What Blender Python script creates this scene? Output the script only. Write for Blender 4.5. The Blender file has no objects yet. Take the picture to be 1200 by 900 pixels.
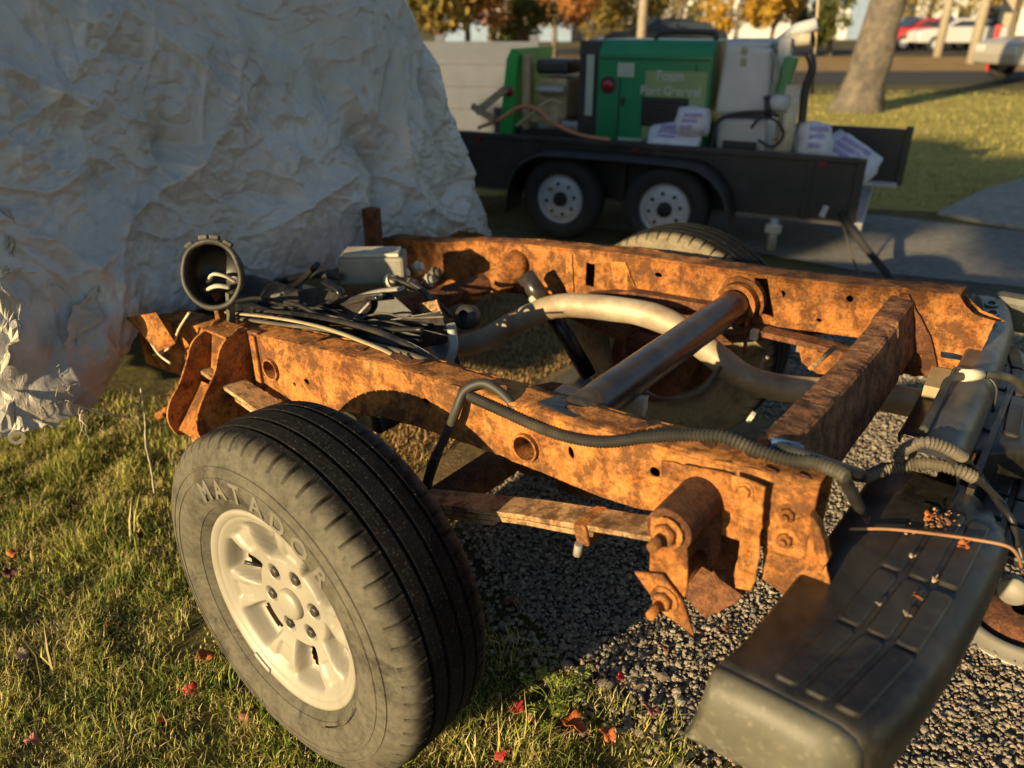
import bpy, bmesh, math, random
import numpy as np
from mathutils import Vector, Matrix, noise
random.seed(7); rng = np.random.default_rng(7)
S = bpy.context.scene
COL = S.collection
R = math.radians

# ------------------------------------------------------------------ camera, sky, sun, exposure
FPX, PITCH, CAMH = 880.0, R(26.0), 1.42
cam_d = bpy.data.cameras.new('camera'); cam = bpy.data.objects.new('camera', cam_d); COL.objects.link(cam)
cam.location = (0, 0, CAMH); cam.rotation_euler = (R(90) - PITCH, 0, 0)
cam_d.sensor_width = 36; cam_d.lens = 36 * FPX / 1200; cam_d.clip_end = 600; cam_d.clip_start = .02
cam_d.dof.use_dof = True; cam_d.dof.focus_distance = 1.62; cam_d.dof.aperture_fstop = 2.4
S.camera = cam
SUN_EL = R(13.8)
TOSUN = Vector((-.69, -.725, 0)).normalized() * math.cos(SUN_EL) + Vector((0, 0, math.sin(SUN_EL)))
w = bpy.data.worlds.new('World'); S.world = w; w.use_nodes = True
nt = w.node_tree; bg = nt.nodes['Background']
sky = nt.nodes.new('ShaderNodeTexSky'); sky.sky_type = 'NISHITA'; sky.sun_disc = False
sky.sun_elevation = SUN_EL; sky.sun_rotation = math.atan2(TOSUN.x, TOSUN.y)
sky.air_density = 1.1; sky.dust_density = .5; sky.ozone_density = 2.0
nt.links.new(sky.outputs[0], bg.inputs[0]); bg.inputs[1].default_value = .06
sun_d = bpy.data.lights.new('sun', 'SUN'); sun_d.energy = 5.0; sun_d.angle = R(.6); sun_d.color = (1, .76, .42)
sun = bpy.data.objects.new('sun', sun_d); COL.objects.link(sun)
sun.rotation_euler = TOSUN.to_track_quat('Z', 'Y').to_euler()
S.view_settings.view_transform = 'Standard'; S.view_settings.look = 'None'
S.view_settings.exposure = 1.0; S.view_settings.gamma = 1.0; S.view_settings.use_curve_mapping = False
S.render.engine = 'CYCLES'
S.cycles.max_bounces = 6; S.cycles.use_denoising = True; S.cycles.sample_clamp_indirect = 6

# ------------------------------------------------------------------ measuring: photograph pixel -> point on a real plane
YAW = R(-37.8); TW = .90
ru = Vector((math.cos(YAW), math.sin(YAW), 0)); lv = Vector((-math.sin(YAW), math.cos(YAW), 0))
ORG = Vector((-.458, 1.125, 0)) + TW * lv
CT = Vector(((-ORG).dot(ru), (-ORG).dot(lv), CAMH))
def ray(x, y):
    a = (x - 600) / FPX; b = (450 - y) / FPX
    return Vector((a, math.cos(PITCH) + b * math.sin(PITCH), -math.sin(PITCH) + b * math.cos(PITCH)))
def T(x, y, u=None, v=None, z=None):          # truck-local point
    d = ray(x, y); d = Vector((d.dot(ru), d.dot(lv), d.z))
    t = (u - CT.x) / d.x if u is not None else (v - CT.y) / d.y if v is not None else (z - CT.z) / d.z
    return CT + d * t
def G(x, y, z=0.0, Y=None):                   # world point
    d = ray(x, y); t = Y / d.y if Y is not None else (z - CAMH) / d.z
    return Vector((0, 0, CAMH)) + d * t
def truck_to_world(p): return ORG + ru * p[0] + lv * p[1] + Vector((0, 0, p[2]))

# ------------------------------------------------------------------ mesh helpers
def smooth_path(pts, n=8, closed=False):
    P = [Vector(p) for p in pts]; out = []
    m = len(P)
    for i in range(m if closed else m - 1):
        p0 = P[(i - 1) % m] if closed or i > 0 else P[0] * 2 - P[1]
        p1 = P[i]; p2 = P[(i + 1) % m]
        p3 = P[(i + 2) % m] if closed or i + 2 < m else P[-1] * 2 - P[-2]
        for k in range(n):
            t = k / n
            out.append(.5 * ((2 * p1) + (p2 - p0) * t + (2 * p0 - 5 * p1 + 4 * p2 - p3) * t * t + (3 * p1 - p0 - 3 * p2 + p3) * t ** 3))
    if not closed: out.append(P[-1].copy())
    return out
def resample(pts, step):
    out = [pts[0]]; acc = 0
    for a, b in zip(pts, pts[1:]):
        L = (b - a).length
        if L < 1e-9: continue
        t = step - acc
        while t <= L:
            out.append(a.lerp(b, t / L)); t += step
        acc = L - (t - step)
    return out
class MB:
    def __init__(s): s.v = []; s.f = []; s.sm = []
    def add(s, vs, fs, smooth=False):
        o = len(s.v); s.v += [tuple(v) for v in vs]; s.f += [tuple(i + o for i in f) for f in fs]; s.sm += [smooth] * len(fs); return s
    def bm(s, bm, smooth=False):
        bm.verts.index_update()
        s.add([v.co.copy() for v in bm.verts], [[v.index for v in f.verts] for f in bm.faces], smooth); bm.free(); return s
    def box(s, c, size, rot=(0, 0, 0), bev=0.0, mat=None):
        b = bmesh.new(); bmesh.ops.create_cube(b, size=1)
        for v in b.verts: v.co = Vector((v.co.x * size[0], v.co.y * size[1], v.co.z * size[2]))
        if bev: bmesh.ops.bevel(b, geom=b.edges[:], offset=bev, segments=2, profile=.6, affect='EDGES', clamp_overlap=True)
        from mathutils import Euler
        M = mat or Euler(rot).to_matrix()
        for v in b.verts: v.co = M @ v.co + Vector(c)
        return s.bm(b)
    def tube(s, path, r, seg=12, caps=True, sq=1.0):
        P = [Vector(p) for p in path]; n = len(P); rr = r if isinstance(r, (list, tuple)) else [r] * n
        t0 = (P[1] - P[0]).normalized(); up = Vector((0, 0, 1)) if abs(t0.z) < .9 else Vector((1, 0, 0))
        nrm = (up - t0 * up.dot(t0)).normalized(); vs = []
        for i in range(n):
            t = (P[min(i + 1, n - 1)] - P[max(i - 1, 0)]).normalized()
            nrm = (nrm - t * nrm.dot(t))
            nrm = nrm.normalized() if nrm.length > 1e-6 else t.orthogonal().normalized()
            b = t.cross(nrm)
            for k in range(seg):
                a = 2 * math.pi * k / seg
                vs.append(P[i] + (nrm * math.cos(a) * sq + b * math.sin(a)) * rr[i])
        fs = [(i * seg + k, i * seg + (k + 1) % seg, (i + 1) * seg + (k + 1) % seg, (i + 1) * seg + k) for i in range(n - 1) for k in range(seg)]
        s.add(vs, fs, True)
        if caps:
            o = len(s.v) - len(vs)
            s.f.append(tuple(range(o + seg - 1, o - 1, -1))); s.sm.append(False)
            s.f.append(tuple(range(o + (n - 1) * seg, o + n * seg))); s.sm.append(False)
        return s
    def cyl(s, a, b, r, seg=16, r2=None, caps=True): return s.tube([a, b], [r, r if r2 is None else r2], seg, caps)
    def ring(s, a, b, ro, ri, seg=24):          # hollow tube from a to b
        a = Vector(a); b = Vector(b); t = (b - a).normalized(); n = t.orthogonal().normalized(); m = t.cross(n); vs = []
        for c, r in ((a, ro), (b, ro), (b, ri), (a, ri)):
            vs += [c + (n * math.cos(2 * math.pi * k / seg) + m * math.sin(2 * math.pi * k / seg)) * r for k in range(seg)]
        fs = [(i * seg + k, i * seg + (k + 1) % seg, ((i + 1) % 4) * seg + (k + 1) % seg, ((i + 1) % 4) * seg + k) for i in range(4) for k in range(seg)]
        return s.add(vs, fs, False)
    def lathe(s, prof, seg=48, M=None, smooth=True, closed=False):   # prof (r, h) about local z
        M = M or Matrix(); n = len(prof)
        vs = [M @ Vector((r * math.cos(2 * math.pi * k / seg), r * math.sin(2 * math.pi * k / seg), h)) for r, h in prof for k in range(seg)]
        fs = [(i * seg + k, i * seg + (k + 1) % seg, ((i + 1) % n) * seg + (k + 1) % seg, ((i + 1) % n) * seg + k) for i in range(n if closed else n - 1) for k in range(seg)]
        return s.add(vs, fs, smooth)
    def hexnut(s, c, axis, r, h, shank=0, washer=0):
        c = Vector(c); a = Vector(axis).normalized()
        if washer: s.cyl(c, c + a * h * .18, washer, 16)
        s.tube([c, c + a * h * .85, c + a * h], [r, r, r * .82], 6)
        if shank: s.tube([c + a * h, c + a * (h + shank)], [r * .5, r * .46], 10)
        return s
    def plate(s, outline, holes, th, fn, bev=0.0012):
        """flat plate with real holes: outline / holes in 2D, fn maps (a, b, w) to 3D"""
        cu = bpy.data.curves.new('tmp', 'CURVE'); cu.dimensions = '2D'; cu.fill_mode = 'BOTH'; cu.extrude = max(th / 2 - bev, 1e-4); cu.bevel_depth = bev; cu.bevel_resolution = 0
        for lp in [outline] + list(holes):
            sp = cu.splines.new('POLY'); sp.points.add(len(lp) - 1); sp.use_cyclic_u = True
            for p, q in zip(sp.points, lp): p.co = (q[0], q[1], 0, 1)
        ob = bpy.data.objects.new('tmp', cu); me = bpy.data.meshes.new_from_object(ob)
        s.add([fn(v.co.x, v.co.y, v.co.z) for v in me.vertices], [tuple(p.vertices) for p in me.polygons])
        bpy.data.objects.remove(ob); bpy.data.curves.remove(cu); bpy.data.meshes.remove(me)
        return s
    def text(s, txt, size, M, th=.002, bold=0):
        cu = bpy.data.curves.new('tmp', 'FONT'); cu.body = txt; cu.size = size; cu.extrude = th; cu.align_x = 'CENTER'; cu.align_y = 'CENTER'; cu.offset = bold
        ob = bpy.data.objects.new('tmp', cu); me = bpy.data.meshes.new_from_object(ob)
        s.add([M @ v.co for v in me.vertices], [tuple(p.vertices) for p in me.polygons])
        bpy.data.objects.remove(ob); bpy.data.curves.remove(cu); bpy.data.meshes.remove(me)
        return s
    def jitter(s, amt, scale=30, seed=0):
        o = Vector((seed * 7.1, seed * 3.3, seed))
        s.v = [tuple(Vector(v) + noise.noise_vector(Vector(v) * scale + o) * amt) for v in s.v]; return s
    def build(s, name, mat, parent=None, smooth=None):
        me = bpy.data.meshes.new(name); me.from_pydata(s.v, [], s.f)
        if smooth is None: me.polygons.foreach_set('use_smooth', s.sm)
        else: me.polygons.foreach_set('use_smooth', [smooth] * len(s.f))
        me.materials.append(M_[mat] if isinstance(mat, str) else mat); me.update()
        b = bmesh.new(); b.from_mesh(me); bmesh.ops.recalc_face_normals(b, faces=b.faces[:]); b.to_mesh(me); b.free()
        o = bpy.data.objects.new(name, me); COL.objects.link(o)
        if parent: o.parent = parent
        return o
def fast_mesh(name, V, F, mat, parent=None, smooth=False):
    V = np.asarray(V, np.float32); F = np.asarray(F, np.int32); k = F.shape[1]
    me = bpy.data.meshes.new(name); me.vertices.add(len(V)); me.vertices.foreach_set('co', V.ravel())
    me.loops.add(F.size); me.loops.foreach_set('vertex_index', F.ravel()); me.polygons.add(len(F))
    me.polygons.foreach_set('loop_start', np.arange(0, F.size, k, dtype=np.int32))
    me.polygons.foreach_set('use_smooth', np.full(len(F), smooth)); me.update(calc_edges=True)
    me.materials.append(M_[mat] if isinstance(mat, str) else mat)
    o = bpy.data.objects.new(name, me); COL.objects.link(o)
    if parent: o.parent = parent
    return o
def circ(cx, cy, rx, ry=None, n=16, rot=0.0):
    ry = ry or rx
    return [(cx + rx * math.cos(a) * math.cos(rot) - ry * math.sin(a) * math.sin(rot), cy + rx * math.cos(a) * math.sin(rot) + ry * math.sin(a) * math.cos(rot)) for a in [2 * math.pi * k / n for k in range(n)]]
def empty(name, loc=(0, 0, 0), rz=0, parent=None):
    o = bpy.data.objects.new(name, None); COL.objects.link(o); o.location = loc; o.rotation_euler = (0, 0, rz); o.empty_display_size = .1
    if parent: o.parent = parent
    return o
def tag(o, label=None, cat=None, group=None, kind=None):
    if label: o['label'] = label
    if cat: o['category'] = cat
    if group: o['group'] = group
    if kind: o['kind'] = kind
    return o
def copy_tree(o, parent=None):
    c = o.copy(); COL.objects.link(c); c.parent = parent
    for ch in list(o.children): copy_tree(ch, c)
    return c

# ------------------------------------------------------------------ materials (all procedural)
M_ = {}
def newmat(name):
    m = bpy.data.materials.new(name); m.use_nodes = True; n = m.node_tree; M_[name] = m
    return m, n, n.nodes['Principled BSDF']
def nd(n, t, **k):
    x = n.nodes.new(t)
    for a, b in k.items():
        if a in x.inputs: x.inputs[a].default_value = b
        else: setattr(x, a, b)
    return x
def ramp(n, fac, stops):
    r = n.nodes.new('ShaderNodeValToRGB'); e = r.color_ramp.elements
    while len(e) < len(stops): e.new(.5)
    for i, (p, c) in enumerate(stops): e[i].position = p; e[i].color = (*c, 1) if len(c) == 3 else c
    n.links.new(fac, r.inputs[0]); return r.outputs[0]
def mixc(n, fac, a, b, mode='MIX'):
    x = n.nodes.new('ShaderNodeMix'); x.data_type = 'RGBA'; x.blend_type = mode
    for sock, val in ((x.inputs[0], fac), (x.inputs[6], a), (x.inputs[7], b)):
        if hasattr(val, 'is_output'): n.links.new(val, sock)
        elif isinstance(val, (int, float)): sock.default_value = val
        else: sock.default_value = (*val, 1)
    return x.outputs[2]
def coord(n, which='Object'): return n.nodes.new('ShaderNodeTexCoord').outputs[which]
def noi(n, co, scale, detail=5, rough=.6, dist=0.0):
    x = nd(n, 'ShaderNodeTexNoise', Scale=scale, Detail=detail, Roughness=rough, Distortion=dist); n.links.new(co, x.inputs['Vector']); return x.outputs[0]
def bump(n, bs, h, strength, dist):
    b = nd(n, 'ShaderNodeBump', Strength=strength, Distance=dist); n.links.new(h, b.inputs['Height'])
    if bs.inputs['Normal'].is_linked: n.links.new(bs.inputs['Normal'].links[0].from_socket, b.inputs['Normal'])
    n.links.new(b.outputs[0], bs.inputs['Normal'])
def pm(name, stops, scale=8, rough=.7, metal=0.0, bstr=.3, bdist=.002, bscale=60, detail=6, rvar=0.0, dirt=None, dscale=5, spec=None):
    m, n, bs = newmat(name); co = coord(n)
    c = ramp(n, noi(n, co, scale, detail), stops)
    if dirt:
        f = ramp(n, noi(n, co, dscale, 8, .7), [(.42, (0, 0, 0)), (.62, (1, 1, 1))]); c = mixc(n, f, c, dirt)
    n.links.new(c, bs.inputs['Base Color']); bs.inputs['Roughness'].default_value = rough; bs.inputs['Metallic'].default_value = metal
    if spec is not None: bs.inputs['Specular IOR Level'].default_value = spec
    if rvar:
        rr = nd(n, 'ShaderNodeMapRange'); rr.inputs[3].default_value = max(rough - rvar, .05); rr.inputs[4].default_value = min(rough + rvar, 1)
        n.links.new(noi(n, co, scale * 2.3, 5), rr.inputs[0]); n.links.new(rr.outputs[0], bs.inputs['Roughness'])
    if bstr: bump(n, bs, noi(n, co, bscale, 8, .65), bstr, bdist)
    return m
def rust(name, a, b, c, d, sc=1.0, bs_=.9, flake=(.055, .026, .015)):
    m, n, bs = newmat(name); co0 = coord(n); oi = n.nodes.new('ShaderNodeObjectInfo'); vo_ = n.nodes.new('ShaderNodeVectorMath'); vo_.operation = 'MULTIPLY_ADD'; n.links.new(oi.outputs['Random'], vo_.inputs[0]); vo_.inputs[1].default_value = (13, 7, 5); n.links.new(co0, vo_.inputs[2]); co = vo_.outputs[0]
    big = noi(n, co, 10 * sc, 12, .74, .3); fine = noi(n, co, 150 * sc, 6, .75); mid = noi(n, co, 34 * sc, 10, .74, .5)
    base = ramp(n, big, [(.26, a), (.40, b), (.54, c), (.66, b), (.80, a)])
    spk = ramp(n, fine, [(.32, (.30, .24, .20)), (.45, (.88, .85, .82)), (.60, (1.4, 1.32, 1.15))])
    col = mixc(n, .8, base, spk, 'MULTIPLY')
    patch = ramp(n, mid, [(.46, (0, 0, 0)), (.66, (1, 1, 1))]); col = mixc(n, patch, col, mixc(n, .45, col, d))
    st = n.nodes.new('ShaderNodeVectorMath'); st.operation = 'MULTIPLY'; st.inputs[1].default_value = (22, 22, 4); n.links.new(co, st.inputs[0])
    stk = ramp(n, noi(n, st.outputs[0], 1.0, 7, .65), [(.34, (.5, .42, .38)), (.48, (1, 1, 1))]); col = mixc(n, .35, col, stk, 'MULTIPLY')
    vo = nd(n, 'ShaderNodeTexVoronoi', Scale=48 * sc); vo.feature = 'DISTANCE_TO_EDGE'
    wv = n.nodes.new('ShaderNodeVectorMath'); wv.operation = 'ADD'; ns = nd(n, 'ShaderNodeTexNoise', Scale=22 * sc, Detail=5)
    n.links.new(co, ns.inputs['Vector']); n.links.new(co, wv.inputs[0])
    sc_ = n.nodes.new('ShaderNodeVectorMath'); sc_.operation = 'SCALE'; sc_.inputs[3].default_value = .09; n.links.new(ns.outputs[1], sc_.inputs[0]); n.links.new(sc_.outputs[0], wv.inputs[1])
    n.links.new(wv.outputs[0], vo.inputs['Vector'])
    pit = ramp(n, mixc(n, .5, fine, mid), [(.30, (0, 0, 0)), (.40, (1, 1, 1))])
    col = mixc(n, pit, mixc(n, .55, col, (.05, .022, .012)), col)
    fl = ramp(n, noi(n, co, 15 * sc, 13, .78, .2), [(.47, (0, 0, 0)), (.57, (1, 1, 1))]); col = mixc(n, fl, col, mixc(n, .76, col, flake))
    fl2 = ramp(n, noi(n, co, 4.5, 9, .7, .5), [(.52, (0, 0, 0)), (.70, (.7, .7, .7))]); col = mixc(n, fl2, col, mixc(n, .8, col, flake))
    col = mixc(n, .6, col, ramp(n, oi.outputs['Random'], [(0, (.55, .48, .44)), (.5, (.95, .95, .95)), (1, (1.1, 1.1, 1.05))]), 'MULTIPLY')
    n.links.new(col, bs.inputs['Base Color']); bs.inputs['Roughness'].default_value = .88; bs.inputs['Specular IOR Level'].default_value = .25
    bump(n, bs, mid, .8 * bs_, .007); bump(n, bs, fine, .7 * bs_, .003)
    bump(n, bs, fl, .5 * bs_, .0025)
    crk = ramp(n, vo.outputs[0], [(0, (0, 0, 0)), (.06, (1, 1, 1))]); bump(n, bs, crk, .12 * bs_, .002)
    return m
rust('rust', (.12, .04, .014), (.36, .125, .028), (.47, .195, .048), (.47, .26, .105))
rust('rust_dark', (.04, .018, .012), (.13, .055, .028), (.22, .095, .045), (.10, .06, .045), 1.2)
rust('rust_flaky', (.05, .025, .016), (.20, .085, .04), (.34, .17, .08), (.12, .09, .075), 1.4, 1.1)
rust('rust_tan', (.26, .14, .07), (.44, .25, .11), (.52, .33, .16), (.4, .33, .22), 1.3, .7)
pm('black_paint', [(.35, (.007, .007, .009)), (.6, (.016, .016, .018)), (.75, (.045, .03, .022))], 14, .3, 0, .25, .001, 120, rvar=.12, dirt=(.055, .042, .03), dscale=9)
pm('black_plastic', [(.3, (.018, .018, .018)), (.7, (.04, .038, .034))], 20, .5, 0, .3, .0008, 300, rvar=.12)
pm('glossy_black', [(.3, (.008, .008, .010)), (.7, (.02, .02, .023))], 12, .25, 0, .2, .001, 40, rvar=.12, dirt=(.05, .042, .032), dscale=12)
pm('loom', [(.3, (.012, .0115, .010)), (.5, (.035, .032, .025)), (.7, (.09, .08, .056))], 9, .6, 0, .1, .001, 100)
pm('loom_tan', [(.3, (.045, .039, .028)), (.6, (.12, .10, .07))], 9, .65, 0, .1, .001, 100)
pm('wire_black', [(.3, (.01, .01, .01)), (.7, (.025, .024, .022))], 9, .45, 0, 0)
pm('wire_copper', [(.3, (.28, .13, .06)), (.7, (.5, .28, .14))], 9, .5, .2, 0)
pm('wire_tan', [(.3, (.45, .36, .22)), (.7, (.62, .52, .36))], 40, .75, 0, 0)
pm('exhaust', [(.3, (.33, .27, .19)), (.5, (.44, .37, .25)), (.7, (.52, .43, .30))], 6, .6, .35, .15, .001, 60, dirt=(.25, .17, .10), dscale=4)
pm('alloy', [(.3, (.27, .245, .19)), (.6, (.33, .305, .24)), (.75, (.21, .185, .135))], 5, .5, .15, .06, .0006, 160, rvar=.1)
pm('cup_black', [(.3, (.006, .006, .006)), (.7, (.012, .012, .012))], 12, .4, 0, .2, .001, 60)
pm('cup_rim', [(.3, (.022, .021, .016)), (.7, (.06, .055, .04))], 30, .6, 0, .4, .002, 90)
pm('lug', [(.3, (.03, .028, .026)), (.7, (.10, .085, .07))], 30, .5, .5, .2, .001, 90)
pm('grey_box', [(.3, (.16, .15, .125)), (.6, (.26, .24, .19)), (.75, (.34, .31, .25))], 10, .6, 0, .2, .001, 80)
pm('pale_plastic', [(.3, (.42, .36, .25)), (.7, (.62, .56, .42))], 16, .55, 0, .1, .001, 80)
pm('clear_hose', [(.3, (.22, .22, .2)), (.7, (.36, .36, .32))], 10, .3, 0, 0)
pm('blue_plastic', [(.3, (.03, .09, .22)), (.7, (.06, .15, .32))], 10, .45, 0, 0)
pm('thread_steel', [(.3, (.18, .13, .08)), (.7, (.42, .33, .22))], 30, .55, .4, .3, .001, 120)
pm('bumper_steel', [(.3, (.04, .04, .038)), (.55, (.075, .073, .065)), (.75, (.12, .11, .085))], 9, .4, .15, .2, .001, 60, rvar=.12, dirt=(.14, .12, .085), dscale=7)
pm('bone', [(.3, (.5, .42, .28)), (.7, (.66, .58, .42))], 30, .8, 0, .2, .001, 90)
pm('wood', [(.3, (.30, .22, .11)), (.7, (.45, .35, .2))], 20, .8, 0, .3, .001, 90)
# ---- tyre, bumper plastic
def tyre_mat(name, dust, amount):
    m, n, bs = newmat(name); co = coord(n)
    sep = n.nodes.new('ShaderNodeSeparateXYZ'); n.links.new(co, sep.inputs[0])
    ab = n.nodes.new('ShaderNodeMath'); ab.operation = 'ABSOLUTE'; n.links.new(sep.outputs[2], ab.inputs[0])
    nz = noi(n, co, 9, 8, .7); add = n.nodes.new('ShaderNodeMath'); add.operation = 'MULTIPLY_ADD'; n.links.new(nz, add.inputs[0]); add.inputs[1].default_value = .05; n.links.new(ab.outputs[0], add.inputs[2])
    f = ramp(n, add.outputs[0], [(.098, (0, 0, 0)), (.125, (amount,) * 3)])
    sp = ramp(n, noi(n, co, 260, 3, .6), [(.60, (0, 0, 0)), (.68, (1, 1, 1))])
    tread = mixc(n, mixc(n, .5, sp, (0, 0, 0)), ramp(n, noi(n, co, 30, 6), [(.35, (.007, .007, .007)), (.7, (.016, .015, .014))]), (.16, .13, .10))
    du = ramp(n, noi(n, co, 14, 7, .65), [(.3, tuple(x * .62 for x in dust)), (.5, dust), (.72, tuple(x * 1.18 for x in dust))])
    du = mixc(n, .7, du, ramp(n, noi(n, co, 70, 6, .75), [(.3, (.55, .53, .5)), (.5, (1, 1, 1)), (.68, (1.35, 1.3, 1.2))]), 'MULTIPLY')
    du = mixc(n, ramp(n, noi(n, co, 7, 10, .75, .6), [(.54, (0, 0, 0)), (.64, (.75,) * 3)]), du, (.028, .025, .02))
    n.links.new(mixc(n, f, tread, du), bs.inputs['Base Color']); bs.inputs['Roughness'].default_value = .85; bs.inputs['Specular IOR Level'].default_value = .12
    bump(n, bs, noi(n, co, 130, 5), .25, .001)
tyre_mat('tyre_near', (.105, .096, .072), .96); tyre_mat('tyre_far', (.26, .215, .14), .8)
m, n, bs = newmat('bumper_plastic'); co = coord(n)
d = ramp(n, noi(n, co, 7, 9, .72, .6), [(.40, (0, 0, 0)), (.66, (1, 1, 1))])
scr = ramp(n, noi(n, co, 60, 6, .8), [(.55, (0, 0, 0)), (.75, (.5, .5, .5))])
c = mixc(n, d, (.007, .0069, .0064), (.040, .035, .026)); c = mixc(n, scr, c, (.07, .062, .044)); n.links.new(c, bs.inputs['Base Color'])
n.links.new(ramp(n, noi(n, co, 12, 5), [(.3, (.26,) * 3), (.7, (.55,) * 3)]), bs.inputs['Roughness']); bump(n, bs, noi(n, co, 420, 3), .25, .0006); bump(n, bs, noi(n, co, 35, 6), .12, .0015)
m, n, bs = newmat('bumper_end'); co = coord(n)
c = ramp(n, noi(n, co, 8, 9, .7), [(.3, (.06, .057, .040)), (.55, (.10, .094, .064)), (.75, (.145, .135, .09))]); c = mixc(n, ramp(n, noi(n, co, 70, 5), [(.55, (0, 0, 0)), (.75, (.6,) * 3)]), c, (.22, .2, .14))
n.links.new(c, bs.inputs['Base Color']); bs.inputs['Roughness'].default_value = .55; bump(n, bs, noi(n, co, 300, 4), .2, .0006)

# ================================================================== THE PICKUP CHASSIS (truck-local: u rearward, v to the far side, z up)
truck = empty('pickup_chassis', ORG, YAW)
tag(truck, 'rusty bare rear chassis of a pickup with both rear wheels, exhaust and step bumper', 'truck chassis')
def interp(tab, u):
    for (a, b), (c, d) in zip(tab, tab[1:]):
        if u <= c: return b + (d - b) * max(0, min(1, (u - a) / (c - a)))
    return tab[-1][1]
TOP0 = TOP = [(-1.25, .60), (-.9, .635), (-.75, .655), (-.6, .685), (-.42, .706), (-.25, .722), (0, .745), (.14, .750), (.25, .756), (.47, .766), (.6, .777), (.85, .802)]
BOT0 = BOT = [(-1.25, .43), (-.9, .46), (-.75, .475), (-.6, .515), (-.42, .537), (-.25, .573), (-.1, .605), (.0, .618), (.14, .628), (.25, .633), (.47, .632), (.6, .645), (.85, .67)]
def rail(side, holes_out, holes_in, ua, ub, name, lift=0.0):
    TOP = [(a, b + lift) for a, b in TOP0]; BOT = [(a, b + lift) for a, b in BOT0]
    vo, vi = side * .5, side * .42
    us = list(np.linspace(ua, ub, 46)); mb = MB()
    out = [(u, interp(TOP, u) + random.uniform(-.0015, .0015)) for u in us] + [(u, interp(BOT, u) + random.uniform(-.0015, .0015)) for u in reversed(us)]
    mb.plate(out, holes_out, .006, lambda a, b, w_: (a, vo + w_, b), .0015)
    mb.plate(out, holes_in, .006, lambda a, b, w_: (a, vi + w_, b), .0015)
    nv = 6
    for tab, sg in ((TOP, -1), (BOT, 1)):      # top and bottom flanges with ragged, scaled surface
        vs = []; fs = []
        lo, hi = min(vo, vi) - .004, max(vo, vi) + .004
        uu = np.linspace(ua, ub, 120)
        for lay in (0, 1):
            for u in uu:
                for k in range(nv):
                    v = lo + (hi - lo) * k / (nv - 1); z = interp(tab, u) + sg * .006 * lay
                    if lay == 0: z += .0035 * (noise.noise(Vector((u * 38, v * 60, sg))) + .5 * noise.noise(Vector((u * 110, v * 120, sg + 4))))
                    vs.append((u, v, z + (.0015 if sg < 0 else -.0015)))
        nu = len(uu)
        for lay in (0, 1):
            for i in range(nu - 1):
                for k in range(nv - 1):
                    a = lay * nu * nv + i * nv + k; fs.append((a, a + 1, a + nv + 1, a + nv))
        for i in range(nu - 1):
            for k in (0, nv - 1):
                a = i * nv + k; b = a + nu * nv; fs.append((a, a + nv, b + nv, b))
        mb.add(vs, fs, True)
    return mb.build(name, 'rust', truck)
def tp(x, y, v): p = T(x, y, v=v); return (p.x, p.z)
h_near = [circ(*tp(320, 432, -.5), .030, n=24), circ(*tp(360, 447, -.5), .011, .009), circ(*tp(346, 450, -.5), .007), circ(*tp(500, 470, -.5), .011, .008),
          circ(*tp(618, 523, -.5), .030, n=24), circ(*tp(670, 530, -.5), .007, .014, rot=.3), circ(*tp(768, 553, -.5), .011), circ(*tp(281, 429, -.5), .008, .006), circ(*tp(299, 438, -.5), .005, .010, rot=.4), circ(*tp(482, 449, -.5), .003)]
h_far = [circ(*tp(690, 322, .42), .016, .030, 4, R(45) * 0), circ(*tp(772, 322, .42), .013, .008), circ(*tp(880 + 12, 346, .42), .021, .026, 8, .39), circ(*tp(916, 344, .42), .012, .011), circ(*tp(996, 350, .42), .010), circ(*tp(960, 375, .42), .008, .006), circ(*tp(1075, 353, .42), .006)]
near_rail = rail(-1, h_near, [], -1.2, .84, 'frame_rail')
def rot_hole(cx, cy, a, b): return [(cx - a, cy - b), (cx + a, cy - b), (cx + a, cy + b), (cx - a, cy + b)]
h_far[0] = rot_hole(*tp(692, 322, .42), .017, .038); h_far[2] = [(p[0], p[1]) for p in [tp(884, 325, .42), tp(900, 326, .42), tp(903, 345, .42), tp(908, 372, .42), tp(886, 366, .42), tp(886, 345, .42)]]
h_far += [[tp(1094, 378, .42), tp(1100, 379, .42), tp(1100, 390, .42), tp(1112, 402, .42), tp(1098, 400, .42), tp(1093, 392, .42)], rot_hole(*tp(710, 316, .42), .004, .004)]
h_far = h_far[:8] + h_far[8:9]
far_rail = rail(1, [], h_far, -1.2, .86, 'frame_rail', .043)

def part(mb, name, mat, parent=truck, **k): return mb.build(name, mat, parent, **k)
def on_plane(pts, v): return [tp(x, y, v) for x, y in pts]
def ragged(poly, step=.007, amt=.0022):
    out = []; n_ = len(poly)
    for i in range(n_):
        a, b = Vector((*poly[i], 0)), Vector((*poly[(i + 1) % n_], 0)); k = max(1, int((b - a).length / step))
        for q in range(k):
            p = a.lerp(b, q / k); o = noise.noise_vector(p * 55) * amt + noise.noise_vector(p * 140) * amt * .5; out.append((p.x + o.x, p.y + o.y))
    return out
def vplate(pts, v, th, holes=(), bev=.0012, mb=None):
    return (mb or MB()).plate(ragged(on_plane(pts, v)), holes, th, lambda a, b, w_: (a, v + w_, b), bev)

# tubes through the near rail and their rims
for x, y in ((320, 432), (618, 523)):
    a, b = tp(x, y, -.5); mb = MB(); mb.ring((a, -.512, b), (a, -.36, b), .0295, .025, 28)
    part(mb, 'rail_tube', 'rust')
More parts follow.
